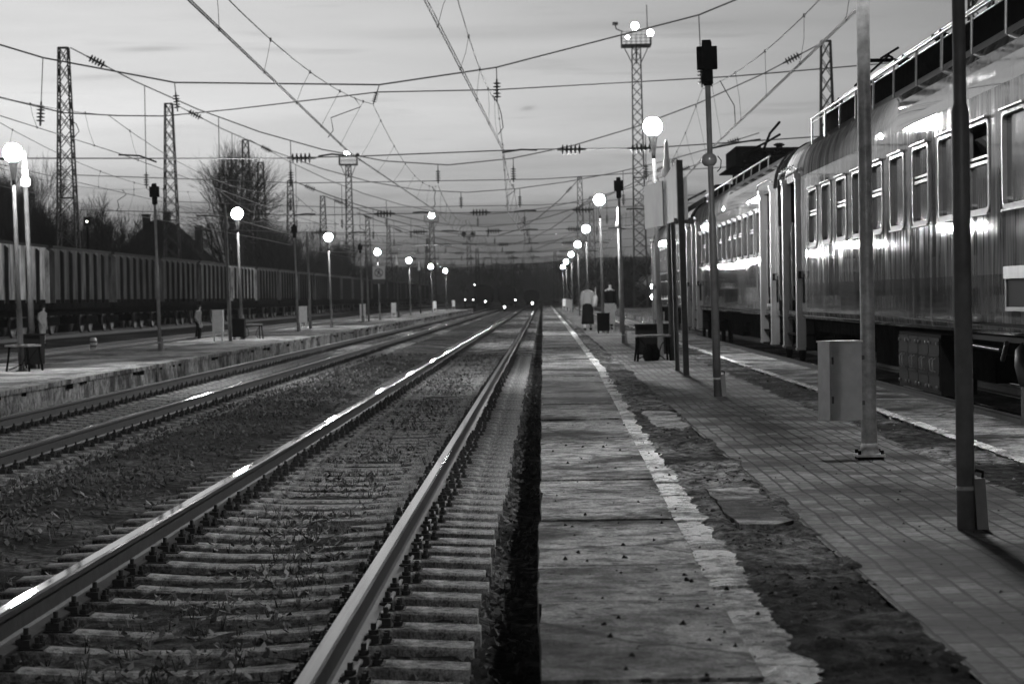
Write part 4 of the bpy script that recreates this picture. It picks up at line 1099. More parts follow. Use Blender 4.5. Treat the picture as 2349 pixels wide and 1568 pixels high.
# extras of the near coach
def near_extras(t, y0):
    b = MB(); xr = -1.37
    b.tube([(xr, .9, 4.37), (xr, 38.5 - y0, 4.37)], .022, 8); b.tube([(xr + .006, .9, 4.30), (xr + .006, 38.5 - y0, 4.30)], .010, 6)
    b.build('roof_railing', trim, t)
    y = 38.4
    k = 0
    while y > 17:
        b = MB(); b.tube([(xr, y - y0, 4.37), (xr - .01, y - y0, 3.93)], .016, 6)
        if k % 3 == 1: b.tube([(xr, y - y0 + .07, 4.37), (xr - .01, y - y0 + .07, 3.93)], .012, 6)
        b.build('railing_post', trim, t); y -= 1.78; k += 1
    b = MB(); b.box(-1.20, -1.12, .6, 38.2 - y0, 4.0, 4.40); b.box(-1.12, 1.1, .6, 38.2 - y0, 4.2, 4.32); b.build('roof_walkway', roofgear, t)
    # insulators carrying a bus bar
    tops = []
    for (yy, xl) in ((28.8, -.85), (31.8, -.85), (38.7, -.85)):
        b = MB(); b.M = Matrix.Translation((xl, yy - y0, 4.32))
        pr = []
        for k in range(4): pr += [(.055, .06 * k), (.105, .06 * k + .025), (.10, .06 * k + .04), (.055, .06 * k + .06)]
        b.lathe(pr, n=14, m=0); b.lathe([(.08, .26), (.15, .32), (.15, .35), (.05, .36), (.04, .42)], n=14, m=1)
        b.build('roof_insulator', [ins_l, roofgear], t); tops.append((xl, yy - y0, 4.74))
    b = MB(); b.tube([(-.85, 20 - y0, 4.75)] + tops, .024, 8); b.build('bus_bar', chrome, t)
    b = MB()   # folded collector
    b.tube([(-.85, 38.7 - y0, 4.74), (-.6, 37.4 - y0, 4.86), (-.3, 35.0 - y0, 4.78)], .025, 6); b.tube([(-.9, 36.5 - y0, 4.74), (-.7, 34.2 - y0, 4.98), (-.9, 32.6 - y0, 4.78)], .02, 6)
    b.tube([(-1.1, 34.6 - y0, 4.95), (1.0, 34.6 - y0, 4.95)], .03, 6); b.tube([(-.5, 33.8 - y0, 4.5), (-.5, 33.0 - y0, 4.5)], .11, 12)
    b.tube([(-.85, 32.4 - y0, 4.9), (-.85, 34.0 - y0, 4.92)], .02, 6)
    b.box(-1.0, .6, 33.5 - y0, 36.5 - y0, 4.33, 4.48)
    for yy in (33.2, 33.6, 35.2): b.lathe([(.10, 0), (.13, .05), (.09, .1), (.13, .15), (.08, .2)], (-.9, yy - y0, 4.38), 12)
    b.build('pantograph', roofgear, t)
    # battery box with latched doors
    b = MB(); a, c = 26.0 - y0, 29.0 - y0; b.box(-1.42, -1.0, a, c, .16, .86)
    bb = b.build('equipment_box', mat('equipment box', .012, .8, spec=.08, var=.3, vscale=4), t)
    for k in range(4):
        ya = a + .04 + k * .74; b = MB(); b.box(-1.435, -1.421, ya, ya + .70, .20, .82, 0); b.box(-1.445, -1.436, ya + .01, ya + .69, .38, .40, 0); b.box(-1.445, -1.436, ya + .01, ya + .69, .60, .62, 0)
        for q in (.22, .42):
            b.tube([(-1.44, ya + q, .42), (-1.475, ya + q, .44), (-1.475, ya + q, .56), (-1.44, ya + q, .58)], .008, 6, 1)
        for q in (.1, .6):
            for z in (.24, .76): b.lathe([(.02, -.02), (.02, 0)], (-1.436, ya + q, z), 8, 1, 'X')
        b.build('box_door', [MATS['equipment box'], steel_d], bb)
    # hanging air reservoir, damper and pipes near the frame edge
    b = MB(); b.M = Matrix.Translation((-1.25, 22.0 - y0, 0)); b.lathe([(.05, .38), (.12, .44), (.16, .62), (.15, .78), (.08, .86)], n=16); b.build('air_reservoir', mat('reservoir paint', .05, .4), t)
    b = MB(); b.box(-1.33, -1.29, 21.55 - y0, 24.8 - y0, .84, .90, 0); b.box(-1.34, -1.27, 21.9 - y0, 22.05 - y0, -.02, .42, 0); b.box(-1.34, -1.27, 21.5 - y0, 21.6 - y0, -.02, .42, 0); b.box(-1.36, -1.30, 24.7 - y0, 24.85 - y0, .42, .88, 0)
    b.tube([(-1.36, 24.8 - y0, .78), (-1.36, 22.9 - y0, .76)], .022, 8, 1); b.tube([(-1.36, 22.8 - y0, .66), (-1.40, 22.4 - y0, .84)], .025, 8, 1)
    b.build('brake_rigging', [mat('dull brake steel', .04, .7, spec=.2), trim], t)
    b = MB()
    ya, yb = 19.6 - y0, 21.62 - y0
    b.box(-1.575, -1.552, ya, yb, 1.17, 1.21, 0); b.box(-1.575, -1.552, yb - .03, yb, 1.212, 1.48, 0); b.box(-1.59, -1.552, ya, yb, 1.482, 1.60, 0); b.box(-1.562, -1.552, ya, yb - .032, 1.212, 1.48, 1)
    b.build('vent', [trim, curtain], t)
    b = MB(); b.lathe([(.048, -.12), (.05, -.02), (.03, 0)], (-1.55, 22.9 - y0, 1.08), 12, 0, 'X'); b.build('side_lamp', chrome, t)
near_extras(C1, Y1)
def roof_clutter(t, y0):
    rr = random.Random(9)
    b = MB(); b.box(-.95, -.3, 58.2 - y0, 61.5 - y0, 4.72, 5.22); b.box(-1.1, -.2, 58.0 - y0, 62.0 - y0, 4.66, 4.70)
    for q in (58.6, 61): b.box(-.8, -.5, q - y0, q + .2 - y0, 4.2, 4.66)
    b.build('transformer_box', roofgear, t)
    b = MB()
    for yy in (49.5, 51.2, 52.6, 53.8, 55.5, 56.6):
        pr = []
        for k in range(5): pr += [(.06, .08 * k), (.13, .08 * k + .03), (.12, .08 * k + .05), (.06, .08 * k + .08)]
        b.lathe(pr, (-.8 + rr.uniform(-.1, .2), yy - y0, 4.3), 12)
    b.box(-1.0, .5, 48.5 - y0, 57.5 - y0, 4.18, 4.36); b.box(-.7, .2, 54 - y0, 57.4 - y0, 4.37, 4.9)
    b.tube([(-.8, 49 - y0, 4.85), (-.7, 53 - y0, 4.95), (-.8, 58 - y0, 5.0)], .03, 6); b.tube([(-.8, 54.5 - y0, 4.4), (-.7, 52.0 - y0, 5.1), (-.8, 49 - y0, 5.12)], .03, 6)
    b.box(-1.2, -.7, 62.0 - y0, 64.4 - y0, 4.15, 4.42)
    b.build('roof_switchgear', roofgear, t)
    b = MB(); b.tube([(-1.33, 46 - y0, 4.2), (-1.33, 64 - y0, 4.2)], .02, 6)
    for k in range(10): b.tube([(-1.33, 46.2 + k * 1.9 - y0, 4.2), (-1.35, 46.2 + k * 1.9 - y0, 3.95)], .014, 5)
    b.build('roof_railing', trim, t)
roof_clutter(C2, Y2)
b = MB(); b.box(-.9, .6, 3, 16, 4.2, 4.45); b.tube([(-1.0, 1.2, 4.55), (-1.1, 12, 4.6)], .04, 6); b.build('roof_switchgear', roofgear, C3)
for z in (1.73, 1.30):
    b = MB(); b.lathe([(.07, 0), (.09, -.03), (.03, -.06)], (5.2 - 6.05 - .72, L3 + .06, z), 12, 0, 'Y'); b.build('tail_lamp', sig_b, C3)
# signal post next to the train tail that carries two lit lamps
t = thing('signal', 'low two lamp signal shining at the far end of the train', 'signal', (5.23, 100, -.3))
b = MB(); b.tube([(0, 0, 0), (0, 0, 1.45)], .05, 8); b.box(-.12, .12, .02, .12, 1.42, 2.2); b.build('mast', black, t)
for z in (2.03, 1.60):
    b = MB(); b.lathe([(.02, -.05), (.07, -.04), (.085, 0)], (0, .015, z), 14, 0, 'Y'); b.build('lamp', sig_b, t)

# ------------------------------------------------------------------ freight wagons
def wagon(label, y0, mats_, L=12.1):
    t = thing('freight_wagon', label, 'freight wagon', (-21.5, y0, .0), 'open freight wagons in the long row')
    b = MB(); z0, z1, W = 1.45, 3.66, 1.5
    b.box(-W, W, 0, L, z0, z0 + .08)
    for s in (-1, 1): b.box(min(s * W, s * (W - .06)), max(s * W, s * (W - .06)), 0, L, z0 + .081, z1)
    b.box(-W + .062, W - .062, 0, .06, z0 + .081, z1); b.box(-W + .062, W - .062, L - .06, L, z0 + .081, z1)
    # pressed wall panels
    b.build('body', mats_, t)
    n = 7
    for k in range(n + 1):
        y = .09 + (L - .18) * k / n; b = MB()
        d = .14
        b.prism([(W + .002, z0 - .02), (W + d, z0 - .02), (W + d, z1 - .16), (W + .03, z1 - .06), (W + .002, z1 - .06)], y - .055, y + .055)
        b.build('side_post', mats_ if k in (0, n) else mat('dark wagon post', .018, .9, spec=.02), t)  # inner posts are darker than the wagon paint on the end posts
    b = MB(); b.box(W - .08, W + .10, -.02, L + .02, z1 + .001, z1 + .10); b.build('top_rail', mat('wagon top rail', .05, .9, spec=.05), t); b = MB(); b.box(-W - .10, -W + .08, -.02, L + .02, z1 + .001, z1 + .10); b.build('top_rail', mat('wagon top rail', .05, .9, spec=.05), t)
    b = MB(); b.box(W - .3, W + .05, 0, L, z0 - .28, z0 - .021)
    for k in range(n): b.box(W + .002, W + .06, .35 + (L - .18) * k / n, 1.4 + (L - .18) * k / n, z0 - .24, z0 + .12)
    b.box(-.9, .9, -.5, L + .5, .9, 1.16)
    b.build('frame', black, t)
    for yc in (2.1, L - 2.1):
        b = MB(); b.box(.95, 1.1, yc - 1.2, yc + 1.2, .48, .85); b.box(-1.1, -.95, yc - 1.2, yc + 1.2, .48, .85); b.box(-1.0, 1.0, yc - .2, yc + .2, .5, .8)
        bg_ = b.build('bogie', black, t)
        for s in (-.92, .92):
            b = MB(); b.lathe([(.475, -.08), (.475, .02), (.42, .02), (.38, -.01), (.1, .02)], (.82, yc + s, .565), 20, 0, 'X'); b.build('wheel', mat('wheel face', .02, .6), bg_); b = MB(); b.lathe([(.475, -.02), (.475, .08)], (-.82, yc + s, .565), 20, 0, 'X'); b.build('wheel', mat('wheel face', .02, .6), bg_)
    return t
WP = []
GY = [77.3 + 13.0 * k for k in range(24)]
w0 = {}
for i, y in enumerate(GY):
    k = 2 if i in (0, 5) else (0 if i in (1, 3, 6, 8, 9, 12) else 1)
    if i == 0: lab = 'pale weathered open wagon with white patches at the left frame edge'
    elif i == 5: lab = 'pale short looking wagon standing out brightly in the row behind the second lamp'
    else: lab = '%s dark open wagon of the row counted from the left frame edge' % ORD[i]
    if k not in w0: w0[k] = wagon(lab, y, wag_m[k])
    else: dup(w0[k], (-21.5, y, 0), lab)
# chalky peeling paint on the nearest pale wagon is part of its skin: add paler panels
# ------------------------------------------------------------------ tank wagons far right, beyond the train
def tank(label, y0):
    t = thing('tank_wagon', label, 'tank wagon', (14.6, y0, -.1), 'tank wagons far beyond the train')
    b = MB(); b.lathe([(.4, 0), (1.3, .15), (1.5, .5), (1.5, 10.3), (1.3, 10.65), (.4, 10.8)], (0, 0, 2.75), 20, 0, 'Y'); b.build('tank', mat('tank paint', .4, .3), t)
    b = MB()
    for y in (2.2, 4.4, 6.6, 8.8): b.lathe([(1.53, 0), (1.53, .25)], (0, y, 2.75), 20, 0, 'Y')
    b.build('band', black, t)
    b = MB(); b.box(-1.3, 1.3, -.3, 11.1, .9, 1.25); b.lathe([(.4, 1.2), (.4, 1.9)], (0, 5.4, 2.6), 12)
    for q in (1.5, 3.2, 7.6, 9.3): b.lathe([(.475, -1.0), (.475, 1.0)], (0, q, .575), 14, 0, 'X')
    b.build('frame', black, t)
    return t
tk = tank('nearest pale tank wagon seen between the lamp posts right of the walking woman', 232)
for k in range(9): dup(tk, (14.6, 232 + 12.6 * (k + 1), -.1), '%s tank wagon behind the nearest one' % ORD[k])
# low pale wall / second platform beyond the train tail
b = MB(); b.box(6.0, 30, 104, 230, -.3, .05); tag(b.build('platform', concrete), 'pale paved apron beyond the tail of the train', None, None, 'structure')

# ------------------------------------------------------------------ lattice masts
def lattice(b, h, w0_, w1_, n, r=.035, x=0, y=0, z0=0):
    def c(k, sx, sy):
        t = k / n; w_ = (w0_ + (w1_ - w0_) * t) / 2; return Vector((x + sx * w_, y + sy * w_, z0 + h * t))
    cor = [(-1, -1), (1, -1), (1, 1), (-1, 1)]
    for s in cor: b.tube([c(0, *s), c(n, *s)], [r * 1.5, r * 1.1], 4, smooth=False)
    for k in range(n):
        for i in range(4):
            p, q = cor[i], cor[(i + 1) % 4]
            b.tube([c(k, *p), c(k + 1, *q)], r * .62, 3, smooth=False, cap=False); b.tube([c(k, *q), c(k + 1, *p)], r * .62, 3, smooth=False, cap=False)
    for i in range(4):
        p, q = cor[i], cor[(i + 1) % 4]
        b.tube([c(n, *p), c(n, *q)], r, 4, smooth=False); b.tube([c(n // 2, *p), c(n // 2, *q)], r * .8, 4, smooth=False)
def mast(label, loc, h, w0_=1.25, w1_=.48, n=17, group='lattice masts holding the overhead wires', r=.045, lean=.3):
    t = thing('lattice_mast', label, 'lattice mast', loc, group, 0, lean)
    b = MB(); lattice(b, h, w0_, w1_, n, r); b.build('lattice', lattice_m, t)
    b = MB(); b.box(-w0_ * .7, w0_ * .7, -w0_ * .7, w0_ * .7, -.2, .35); b.build('footing', wall_m, t)
    return t
ML = [('tallest lattice mast on the left, closest of the left row', 121, 15.31, -25.8), ('second lattice mast on the left, standing over the house roof', 155, 15.22, -25.8), ('third left lattice mast, in front of the big bare tree', 195, 15.5, -25.8),
      ('lattice mast just right of the big bare tree', 206, 14.2, -25.9), ('lattice mast between the bare tree and the third far lamp', 230, 13.74, -25.9), ('lattice mast above the third far platform lamp', 263, 13.65, -25.8),
      ('lattice mast beside the tall floodlight mast on the left', 330, 13.6, -25.8), ('lattice mast above the pictogram sign', 375, 13.6, -25.8)]
for i, (lab, y, z, x) in enumerate(ML): mast(lab, (x, y, -.1), z + .1, 1.25 - .0, .5, 17)
MR = [('dark lattice mast rising above the roof of the near coach', 121, 14.96, 15.6), ('lattice mast behind the thick dark post at the upper frame edge', 70, 13.6, 13.9), ('slim lattice mast right of the floodlight tower', 231, 15.4, 13.95),
      ('lattice mast between the second and third near platform lamps', 263, 15.36, 4.62), ('slim lattice mast just behind the second near platform lamp', 313, 15.3, 7.08)]
for i, (lab, y, z, x) in enumerate(MR): mast(lab, (x, y, -.1), z + .1, 1.1, .5, 16)
for k, (x, y, h) in enumerate([(-22, 430, 13), (-14, 480, 12), (-27, 520, 14), (-7.5, 560, 12), (3, 520, 12), (9, 600, 13), (-18, 620, 12), (-1.5, 640, 11)]):
    mast('%s of the tiny masts on the skyline at the end of the tracks' % ['leftmost', 'second', 'third', 'fourth', 'fifth', 'sixth', 'seventh', 'faintest'][k], (x, y, -.1), h, 1.1, .5, 8, 'tiny far masts', .07)
# floodlight towers
def flood_tower(label, loc, h, w0_, w1_, n, lamps, arm=True, plat=True, r=.06):
    t = thing('floodlight_tower', label, 'floodlight tower', loc, 'floodlight towers', 0, .25)
    b = MB(); lattice(b, h, w0_, w1_, n, r); b.build('lattice', lattice_m, t)
    if plat:
        P = 1.55 * (w1_ / .9)
        b = MB(); b.box(-P, P, -P, P, h, h + .12)
        for s in (-1, 1):
            b.tube([(s * P * .85, 0, h), (s * w1_ * .5, 0, h - 1.9)], .07, 4); b.tube([(0, s * P * .85, h), (0, s * w1_ * .5, h - 1.9)], .07, 4)
        b.build('deck', lattice_m, t)
        b = MB()
        for z in (.75, 1.5):
            for s in (-1, 1): b.tube([(-P, s * P, h + z), (P, s * P, h + z)], .035, 4); b.tube([(s * P, -P, h + z), (s * P, P, h + z)], .035, 4)
        for k in range(7):
            q = -P + 2 * P * k / 6
            for s in (-1, 1): b.tube([(q, s * P, h), (q, s * P, h + 1.5)], .035, 4); b.tube([(s * P, q, h), (s * P, q, h + 1.5)], .035, 4)
        b.build('railing', lattice_m, t)
    for (x, z, r_, m_) in lamps:
        b = MB(); b.lathe([(r_, 0), (r_ * .9, .05), (r_ * .5, .4)], (x, -1.2 if plat else -.3, h + z), 16, 0, 'Y'); hd = b.build('floodlight', lattice_m, t)
        b = MB(); b.lathe([(r_ * .95, -.03), (r_ * .95, 0)], (x, -1.21 if plat else -.31, h + z), 16, 0, 'Y'); b.build('lens', m_, hd)
    if arm:
        b = MB(); b.tube([(-1.5, 0, h + 1.7), (-2.2, 0, h + 2.0), (-2.3, 0, h + 2.5)], .07, 6); b.box(-2.6, -2.0, -.3, .3, h + 2.45, h + 2.75); b.build('camera_arm', lattice_m, t)
        b = MB(); b.tube([(1.3, 0, h + 1.5), (1.25, 0, h + 4.6)], .05, 6); b.build('aerial', lattice_m, t)
    return t
flood_tower('tall floodlight tower with two blazing lamps and a railed deck', (11.0, 250, -.1), 29.3, 1.5, .95, 26, [(-.15, 2.15, .42, flood_m), (1.55, 1.35, .36, flood_m), (-1.0, .9, .25, flood_s)])
flood_tower('left floodlight mast with one bright lamp over a small deck', (-30.2, 350, -.1), 22.6, 1.4, .8, 20, [(-.1, 1.7, .42, flood_m), (1.6, 1.5, .3, black)], arm=False)
flood_tower('distant floodlight mast with a single bright lamp above the tracks', (-24.7, 500, -.1), 18.6, 1.6, .9, 12, [(.1, 1.4, .62, flood_m)], arm=False, r=.09)
flood_tower('faint distant mast with an unlit head above the hill line', (-23.0, 700, -.1), 20.5, 1.6, 1.0, 10, [(-1.5, 1, .8, black), (1.5, 1, .8, black)], arm=False, r=.1)

# ------------------------------------------------------------------ overhead wires
def insul_mesh(n=5, r=.15, pitch=.12):
    b = MB(); pr = [(.03, -.12)]
    for k in range(n): pr += [(.035, k * pitch), (r, k * pitch + .03), (r * .9, k * pitch + .055), (.04, k * pitch + .07)]
    pr.append((.03, n * pitch + .1)); b.lathe(pr, (0, 0, 0), 10)
    return b
INS = None
def place_ins(parent, p, d, scale=1.0):
    """insulator string starting at p along direction d"""
    global INS
    if INS is None: INS = insul_mesh().build('insulator', ins_m, parent); o = INS
    else: o = INS.copy(); col.objects.link(o); o.parent = parent
    o.location = p; o.rotation_mode = 'QUATERNION'; o.rotation_quaternion = Vector(d).to_track_quat('Z', 'Y'); o.scale = (scale,) * 3
    return o
TRK = [(-1.5, 1), (-5.6, 1), (5.5, 1), (-13.4, .8), (-17.6, .8), (-21.5, .7)]
PL = [-20, 20, 70, 121, 172, 222, 270, 325, 380, 440]
def sagpts(a, c, sag, n=12):
    a = Vector(a); c = Vector(c); return [a.lerp(c, k / n) - Vector((0, 0, 4 * sag * (k / n) * (1 - k / n))) for k in range(n + 1)]
def catenary(label, xs_c, xs_m, hc=6.0, hm=7.5, ys=PL, r=.012, seed=0):
    t = thing('overhead_line', label, 'overhead wire', (xs_c[2], ys[0], 0), 'overhead lines above the tracks')
    off = Vector((-xs_c[2], -ys[0], 0)); rr = random.Random(seed)
    bc, bmm = MB(), MB(); dr = []
    for i in range(len(ys) - 1):
        A, C = Vector((xs_c[i], ys[i], hc)), Vector((xs_c[i + 1], ys[i + 1], hc)); Am, Cm = Vector((xs_m[i], ys[i], hm)), Vector((xs_m[i + 1], ys[i + 1], hm))
        far = ys[i] > 200; rad = r * (1 if ys[i] < 120 else 1.6)
        bc.tube([A + off, C + off], rad * 1.25, 4); pts = [p + off for p in sagpts(Am, Cm, .85)]
        bmm.tube(pts, rad, 4)
        n = 7
        if i in (1, 2) and abs(xs_c[2]) < 8:   # a second, parallel contact wire and a looped jumper
            bc.tube([A + off + Vector((.045, 0, 0)), C + off + Vector((.045, 0, 0))], rad, 4)
        if not far or n:
            for k in range(n):
                f = (k + .5) / n; top = Am.lerp(Cm, f) - Vector((0, 0, 4 * .85 * f * (1 - f))); bot = A.lerp(C, f)
                dr.append((top + off, bot + off, rad * .55))
    bc.build('contact_wire', wire_m, t); bmm.build('messenger_wire', wire_m, t)
    for a, c, q in dr:
        b = MB(); md = a.lerp(c, .5) + Vector((rr.uniform(-.04, .04), 0, 0)); b.tube([a, md, c], q, 4)
        b.lathe([(.018, -.04), (.025, 0), (.018, .04)], tuple(a), 6); b.lathe([(.018, -.03), (.022, 0), (.018, .03)], tuple(c), 6)
        b.build('dropper', wire_m, t)
    for i in range(1, min(5, len(ys) - 1)):   # looped jumpers near the supports
        yy = ys[i] - 7; b = MB(); f = (yy - ys[i - 1]) / (ys[i] - ys[i - 1]); zt = hm - 4 * .85 * f * (1 - f); x = xs_c[i]; xm = xs_m[i]
        b.tube([Vector((xm, yy, zt)) + off, Vector((xm + .16, yy + .2, zt - .25)) + off, Vector((x + .10, yy + .2, (zt + hc) / 2)) + off, Vector((x + .14, yy + .4, hc + .2)) + off, Vector((x, yy + .3, hc)) + off], .014 if ys[i] < 100 else .022, 5)
        b.build('jumper', wire_m, t)
    return t
catenary('overhead line above the nearest track, right one of the two steep central lines', [-1.2, -2.0, -1.2, -1.85, -1.3, -1.9, -1.3, -1.3, -1.3, -1.3], [-1.6, -1.5, -1.34, -1.5, -1.5, -1.5, -1.5, -1.5, -1.5, -1.5], seed=1)
catenary('overhead line above the second track, left one of the two steep central lines', [-6.3, -5.1, -6.04, -5.6, -6.2, -5.6, -6.1, -5.6, -6, -6], [-5.9, -5.6, -5.25, -5.6, -5.7, -5.7, -5.7, -5.7, -5.7, -5.7], seed=2)
catenary('overhead line above the passenger train', [5.6, 5.1, 5.4, 6.2, 5.6, 6.2, 5.8, 5.8, 5.8, 5.8], [5.9, 5.6, 5.09, 5.9, 5.8, 5.8, 5.8, 5.8, 5.8, 5.8], hm=7.8, seed=3)
catenary('overhead line above the dim track behind the far platform', [-13.4, -13.9, -13.3, -13.9, -13.3, -13.9, -13.4, -13.4, -13.4, -13.4], [-13.6] * 10, hc=6.1, hm=7.3, seed=4)
catenary('overhead line between the dim track and the wagons', [-17.6, -17.1, -17.8, -17.2, -17.8, -17.3, -17.6, -17.6, -17.6, -17.6], [-17.5] * 10, hc=6.0, hm=7.4, seed=5)
catenary('overhead line above the row of freight wagons', [-21.5, -21.9, -21.2, -21.9, -21.3, -21.8, -21.5, -21.5, -21.5, -21.5], [-21.5] * 10, hc=6.1, hm=7.6, seed=6)
G_S = 'cross spans strung between the masts'
def span(label, Y, up, fix, low, r, hang, arms, midins, fr=None):
    t = thing('cross_span', label, 'overhead wire', (0, Y, 0), G_S)
    for nm, pts, q in (('upper_span_wire', up, r), ('fixing_wire', fix, r * .75), ('lower_fixing_wire', low, r * .7)):
        if not pts: continue
        b = MB(); b.tube([(x, 0 if len(p) == 0 else p[0], z) for x, z, *p in pts], q, 5, smooth=False)
        b.tube([(x, .05, z + .01) for x, z, *p in pts] if Y < 100 else [(pts[0][0], .05, pts[0][1]), (pts[0][0], .06, pts[0][1])], q * .8, 5, smooth=False)
        b.build(nm, span_m, t)
    for x, z1, x2, z2 in hang:   # hanger wire and an insulator string above the messenger
        b = MB(); d = Vector((x2 - x, 0, z2 - z1)); ln = d.length; u = d / ln; k = min(.75, ln * .6) * (1 if Y < 100 else 1.15)
        e = Vector((x, 0, z1)) + u * max(0, ln - k)
        b.tube([(x, 0, z1), tuple(e)], .016 * (1 if Y < 100 else 1.5), 5); b.build('hanger', wire_m, t)
        place_ins(t, tuple(e), u, k / .8)
    for x, z, x2, z2 in arms:
        b = MB(); b.tube([(x, 0, z), (x + (x2 - x) * .55, 0, z + (z2 - z) * .4 + .06), (x2, 0, z2)], .028 * (1 if Y < 100 else 1.5), 6); b.build('steady_arm', wire_m, t)
    for x, z, s in midins: place_ins(t, (x - s * .35, 0, z), (1, 0, 0), 1.1 if Y < 100 else 1.4)
    return t
span('nearest cross span, sagging widely across the whole upper picture', 70,
     [(-26, 12.6), (-16.98, 9.57), (-15.63, 9.14), (-11.49, 8.29), (-5.04, 8.11), (-1.35, 8.59), (5.02, 10.12), (13.7, 13.5)],
     [(-24, 8.9), (-17.01, 7.91), (-15.03, 7.4), (-13.31, 7.28), (-11.84, 7.24), (-9.62, 7.42), (-8.73, 7.51), (-5.1, 7.88), (-1.34, 7.89), (3.07, 8.06), (6.01, 8.18), (13.7, 8.7)],
     [(-24, 6.3), (-17, 6.0), (-8.41, 5.85), (-5.56, 5.88), (-1.38, 5.98), (-.11, 6.0), (3.29, 5.98), (13.7, 6.5)], .026,
     [(-15.63, 9.14, -15.76, 6.9), (-11.49, 8.29, -11.4, 7.3), (-5.04, 8.11, -5.26, 7.45), (-1.35, 8.59, -1.34, 7.42), (5.02, 10.12, 5.09, 7.75)],
     [(-1.22, 5.92, -.11, 5.98), (-6.04, 5.9, -7.0, 5.9), (5.4, 5.95, 6.9, 6.2), (-13.3, 6.05, -12.1, 5.8), (-17.8, 6.0, -16.9, 5.95)], [(-7.5, 5.85, 1), (1.0, 5.98, 1), (3.2, 5.98, 1)])
def far_span(label, Y, xl, zl, xr, zr, zmin, off=0.0, k=0):
    xm = -5.7 + off; up = [(xl, zl)]
    n = 12
    for i in range(1, n):
        x = xl + (xr - xl) * i / n; side = (x - xm) / ((xl - xm) if x < xm else (xr - xm)); up.append((x, zmin + ((zl if x < xm else zr) - zmin) * abs(side) ** 1.75))
    up.append((xr, zr))
    def zu(x): 
        for (a, b_), (c, d) in zip(up, up[1:]):
            if a <= x <= c: return b_ + (d - b_) * (x - a) / (c - a)
        return zmin
    hang = [(x, zu(x), x, 7.5) for x in (-21.5, -17.5, -13.6, -5.6, -1.5, 5.7) if xl < x < xr]
    arms = [(x, 6.0, x + (1.2 if j % 2 else -1.2), 6.05) for j, x in enumerate((-17.6, -13.5, -5.8, -1.5, 5.8)) if xl < x < xr]
    t = span(label, Y, up, [(xl, 8.4), (-13, 7.75), (0, 7.75), (xr, 8.5)], [(xl, 6.5), (-13, 6.0), (0, 6.0), (xr, 6.6)], .032 if Y < 200 else .05, hang, arms, [(-8.6, 6.02, 1), (-3.4, 6.0, 1), (2.2, 6.05, 1), (-15.4, 6.1, 1)])
    u = (Vector((up[1][0], 0, up[1][1])) - Vector((xl, 0, zl))).normalized(); place_ins(t, tuple(Vector((xl, 0, zl)) + u * 1.2), u, 1.5 if Y < 200 else 1.8)
    u = (Vector((up[-2][0], 0, up[-2][1])) - Vector((xr, 0, zr))).normalized(); place_ins(t, tuple(Vector((xr, 0, zr)) + u * 1.5), u, 1.4)
far_span('cross span from the tallest left mast to the mast over the near coach', 121, -25.5, 15.31, 15.4, 14.9, 8.6, .5)
far_span('cross span starting at the mast over the house roof', 155, -25.5, 15.2, 15.2, 12.5, 8.7)
far_span('cross span starting at the mast in front of the big bare tree', 195, -25.5, 15.5, 14.4, 13, 8.6)
far_span('cross span hung from the mast between tree and third far lamp', 231, -25.6, 13.7, 13.9, 15.3, 8.7)
far_span('cross span ending at the mast between the near platform lamps', 263, -25.5, 13.6, 4.6, 15.3, 8.6)
far_span('cross span near the left floodlight mast', 313, -26, 13.6, 7.0, 15.2, 8.6)
far_span('faint farthest cross span low over the vanishing tracks', 375, -25.8, 13.6, 7.5, 13.5, 8.6)

# ------------------------------------------------------------------ trees
minr = .0075
def grow(b, rr, p, d, ln, r, depth, up=.25, spread=.55, kids=3, nseg=3):
    pts = [p]; rad = [r]; q = p.copy(); dd = d.copy()
    for k in range(nseg):
        dd = (dd + Vector((rr.gauss(0, .10), rr.gauss(0, .10), rr.gauss(0, .06) + up * .12))).normalized(); q = q + dd * ln / nseg; pts.append(q.copy()); rad.append(r * (1 - .55 * (k + 1) / nseg))
    rad = [max(q_, minr) for q_ in rad]
    b.tube(pts, rad, 5 if depth > 3 else 3, smooth=False, cap=False)
    if depth == 0: return
    for k in range(kids + (1 if rr.random() < .5 else 0)):
        f = rr.uniform(.35, 1.0); i = min(nseg, max(1, int(f * nseg + .5))); base = pts[i]
        ax = Vector((rr.gauss(0, 1), rr.gauss(0, 1), rr.gauss(0, .4))).normalized()
        nd = (dd + ax * spread).normalized(); nd = (nd + Vector((0, 0, up))).normalized()
        grow(b, rr, base, nd, ln * rr.uniform(.62, .82), rad[i] * .72, depth - 1, up, spread, kids, nseg)
def bare_tree(label, loc, h, seed, depth=6, trunk=.28, up=.28, spread=.6, kids=3, limbs=6, group=None, name='bare_tree', tw=1.0):
    t = thing(name, label, 'tree' if name == 'bare_tree' else 'bush', loc, group); rr = random.Random(seed)
    b = MB(); th = h * trunk
    if name == 'bare_tree':
        b.tube([(0, 0, -.2), (.03 * h * .3, 0, th * .5), (0, .02, th * 1.25)], [h * .035, h * .027, h * .016], 9); b.build('trunk', bark, t)
    b = MB()
    for k in range(limbs):
        a = 2 * math.pi * k / limbs + rr.uniform(-.3, .3); s = rr.uniform(.25, .62)
        d = Vector((math.cos(a) * s, math.sin(a) * s, 1)).normalized()
        grow(b, rr, Vector((0, 0, th * rr.uniform(.7, 1.15))), d, h * .34, h * .013 * tw, depth, up, spread, kids)
    b.build('crown', bark if name == 'bare_tree' else foliage, t)
    return t
SB = dict(name='shrub', group='bare bushes and thickets behind the wagons')
b1 = bare_tree('tall bare thicket at the left frame edge behind the pale wagon', (-40.5, 170, -.3), 12.5, 11, 5, .08, .35, .5, 3, 14, **SB)
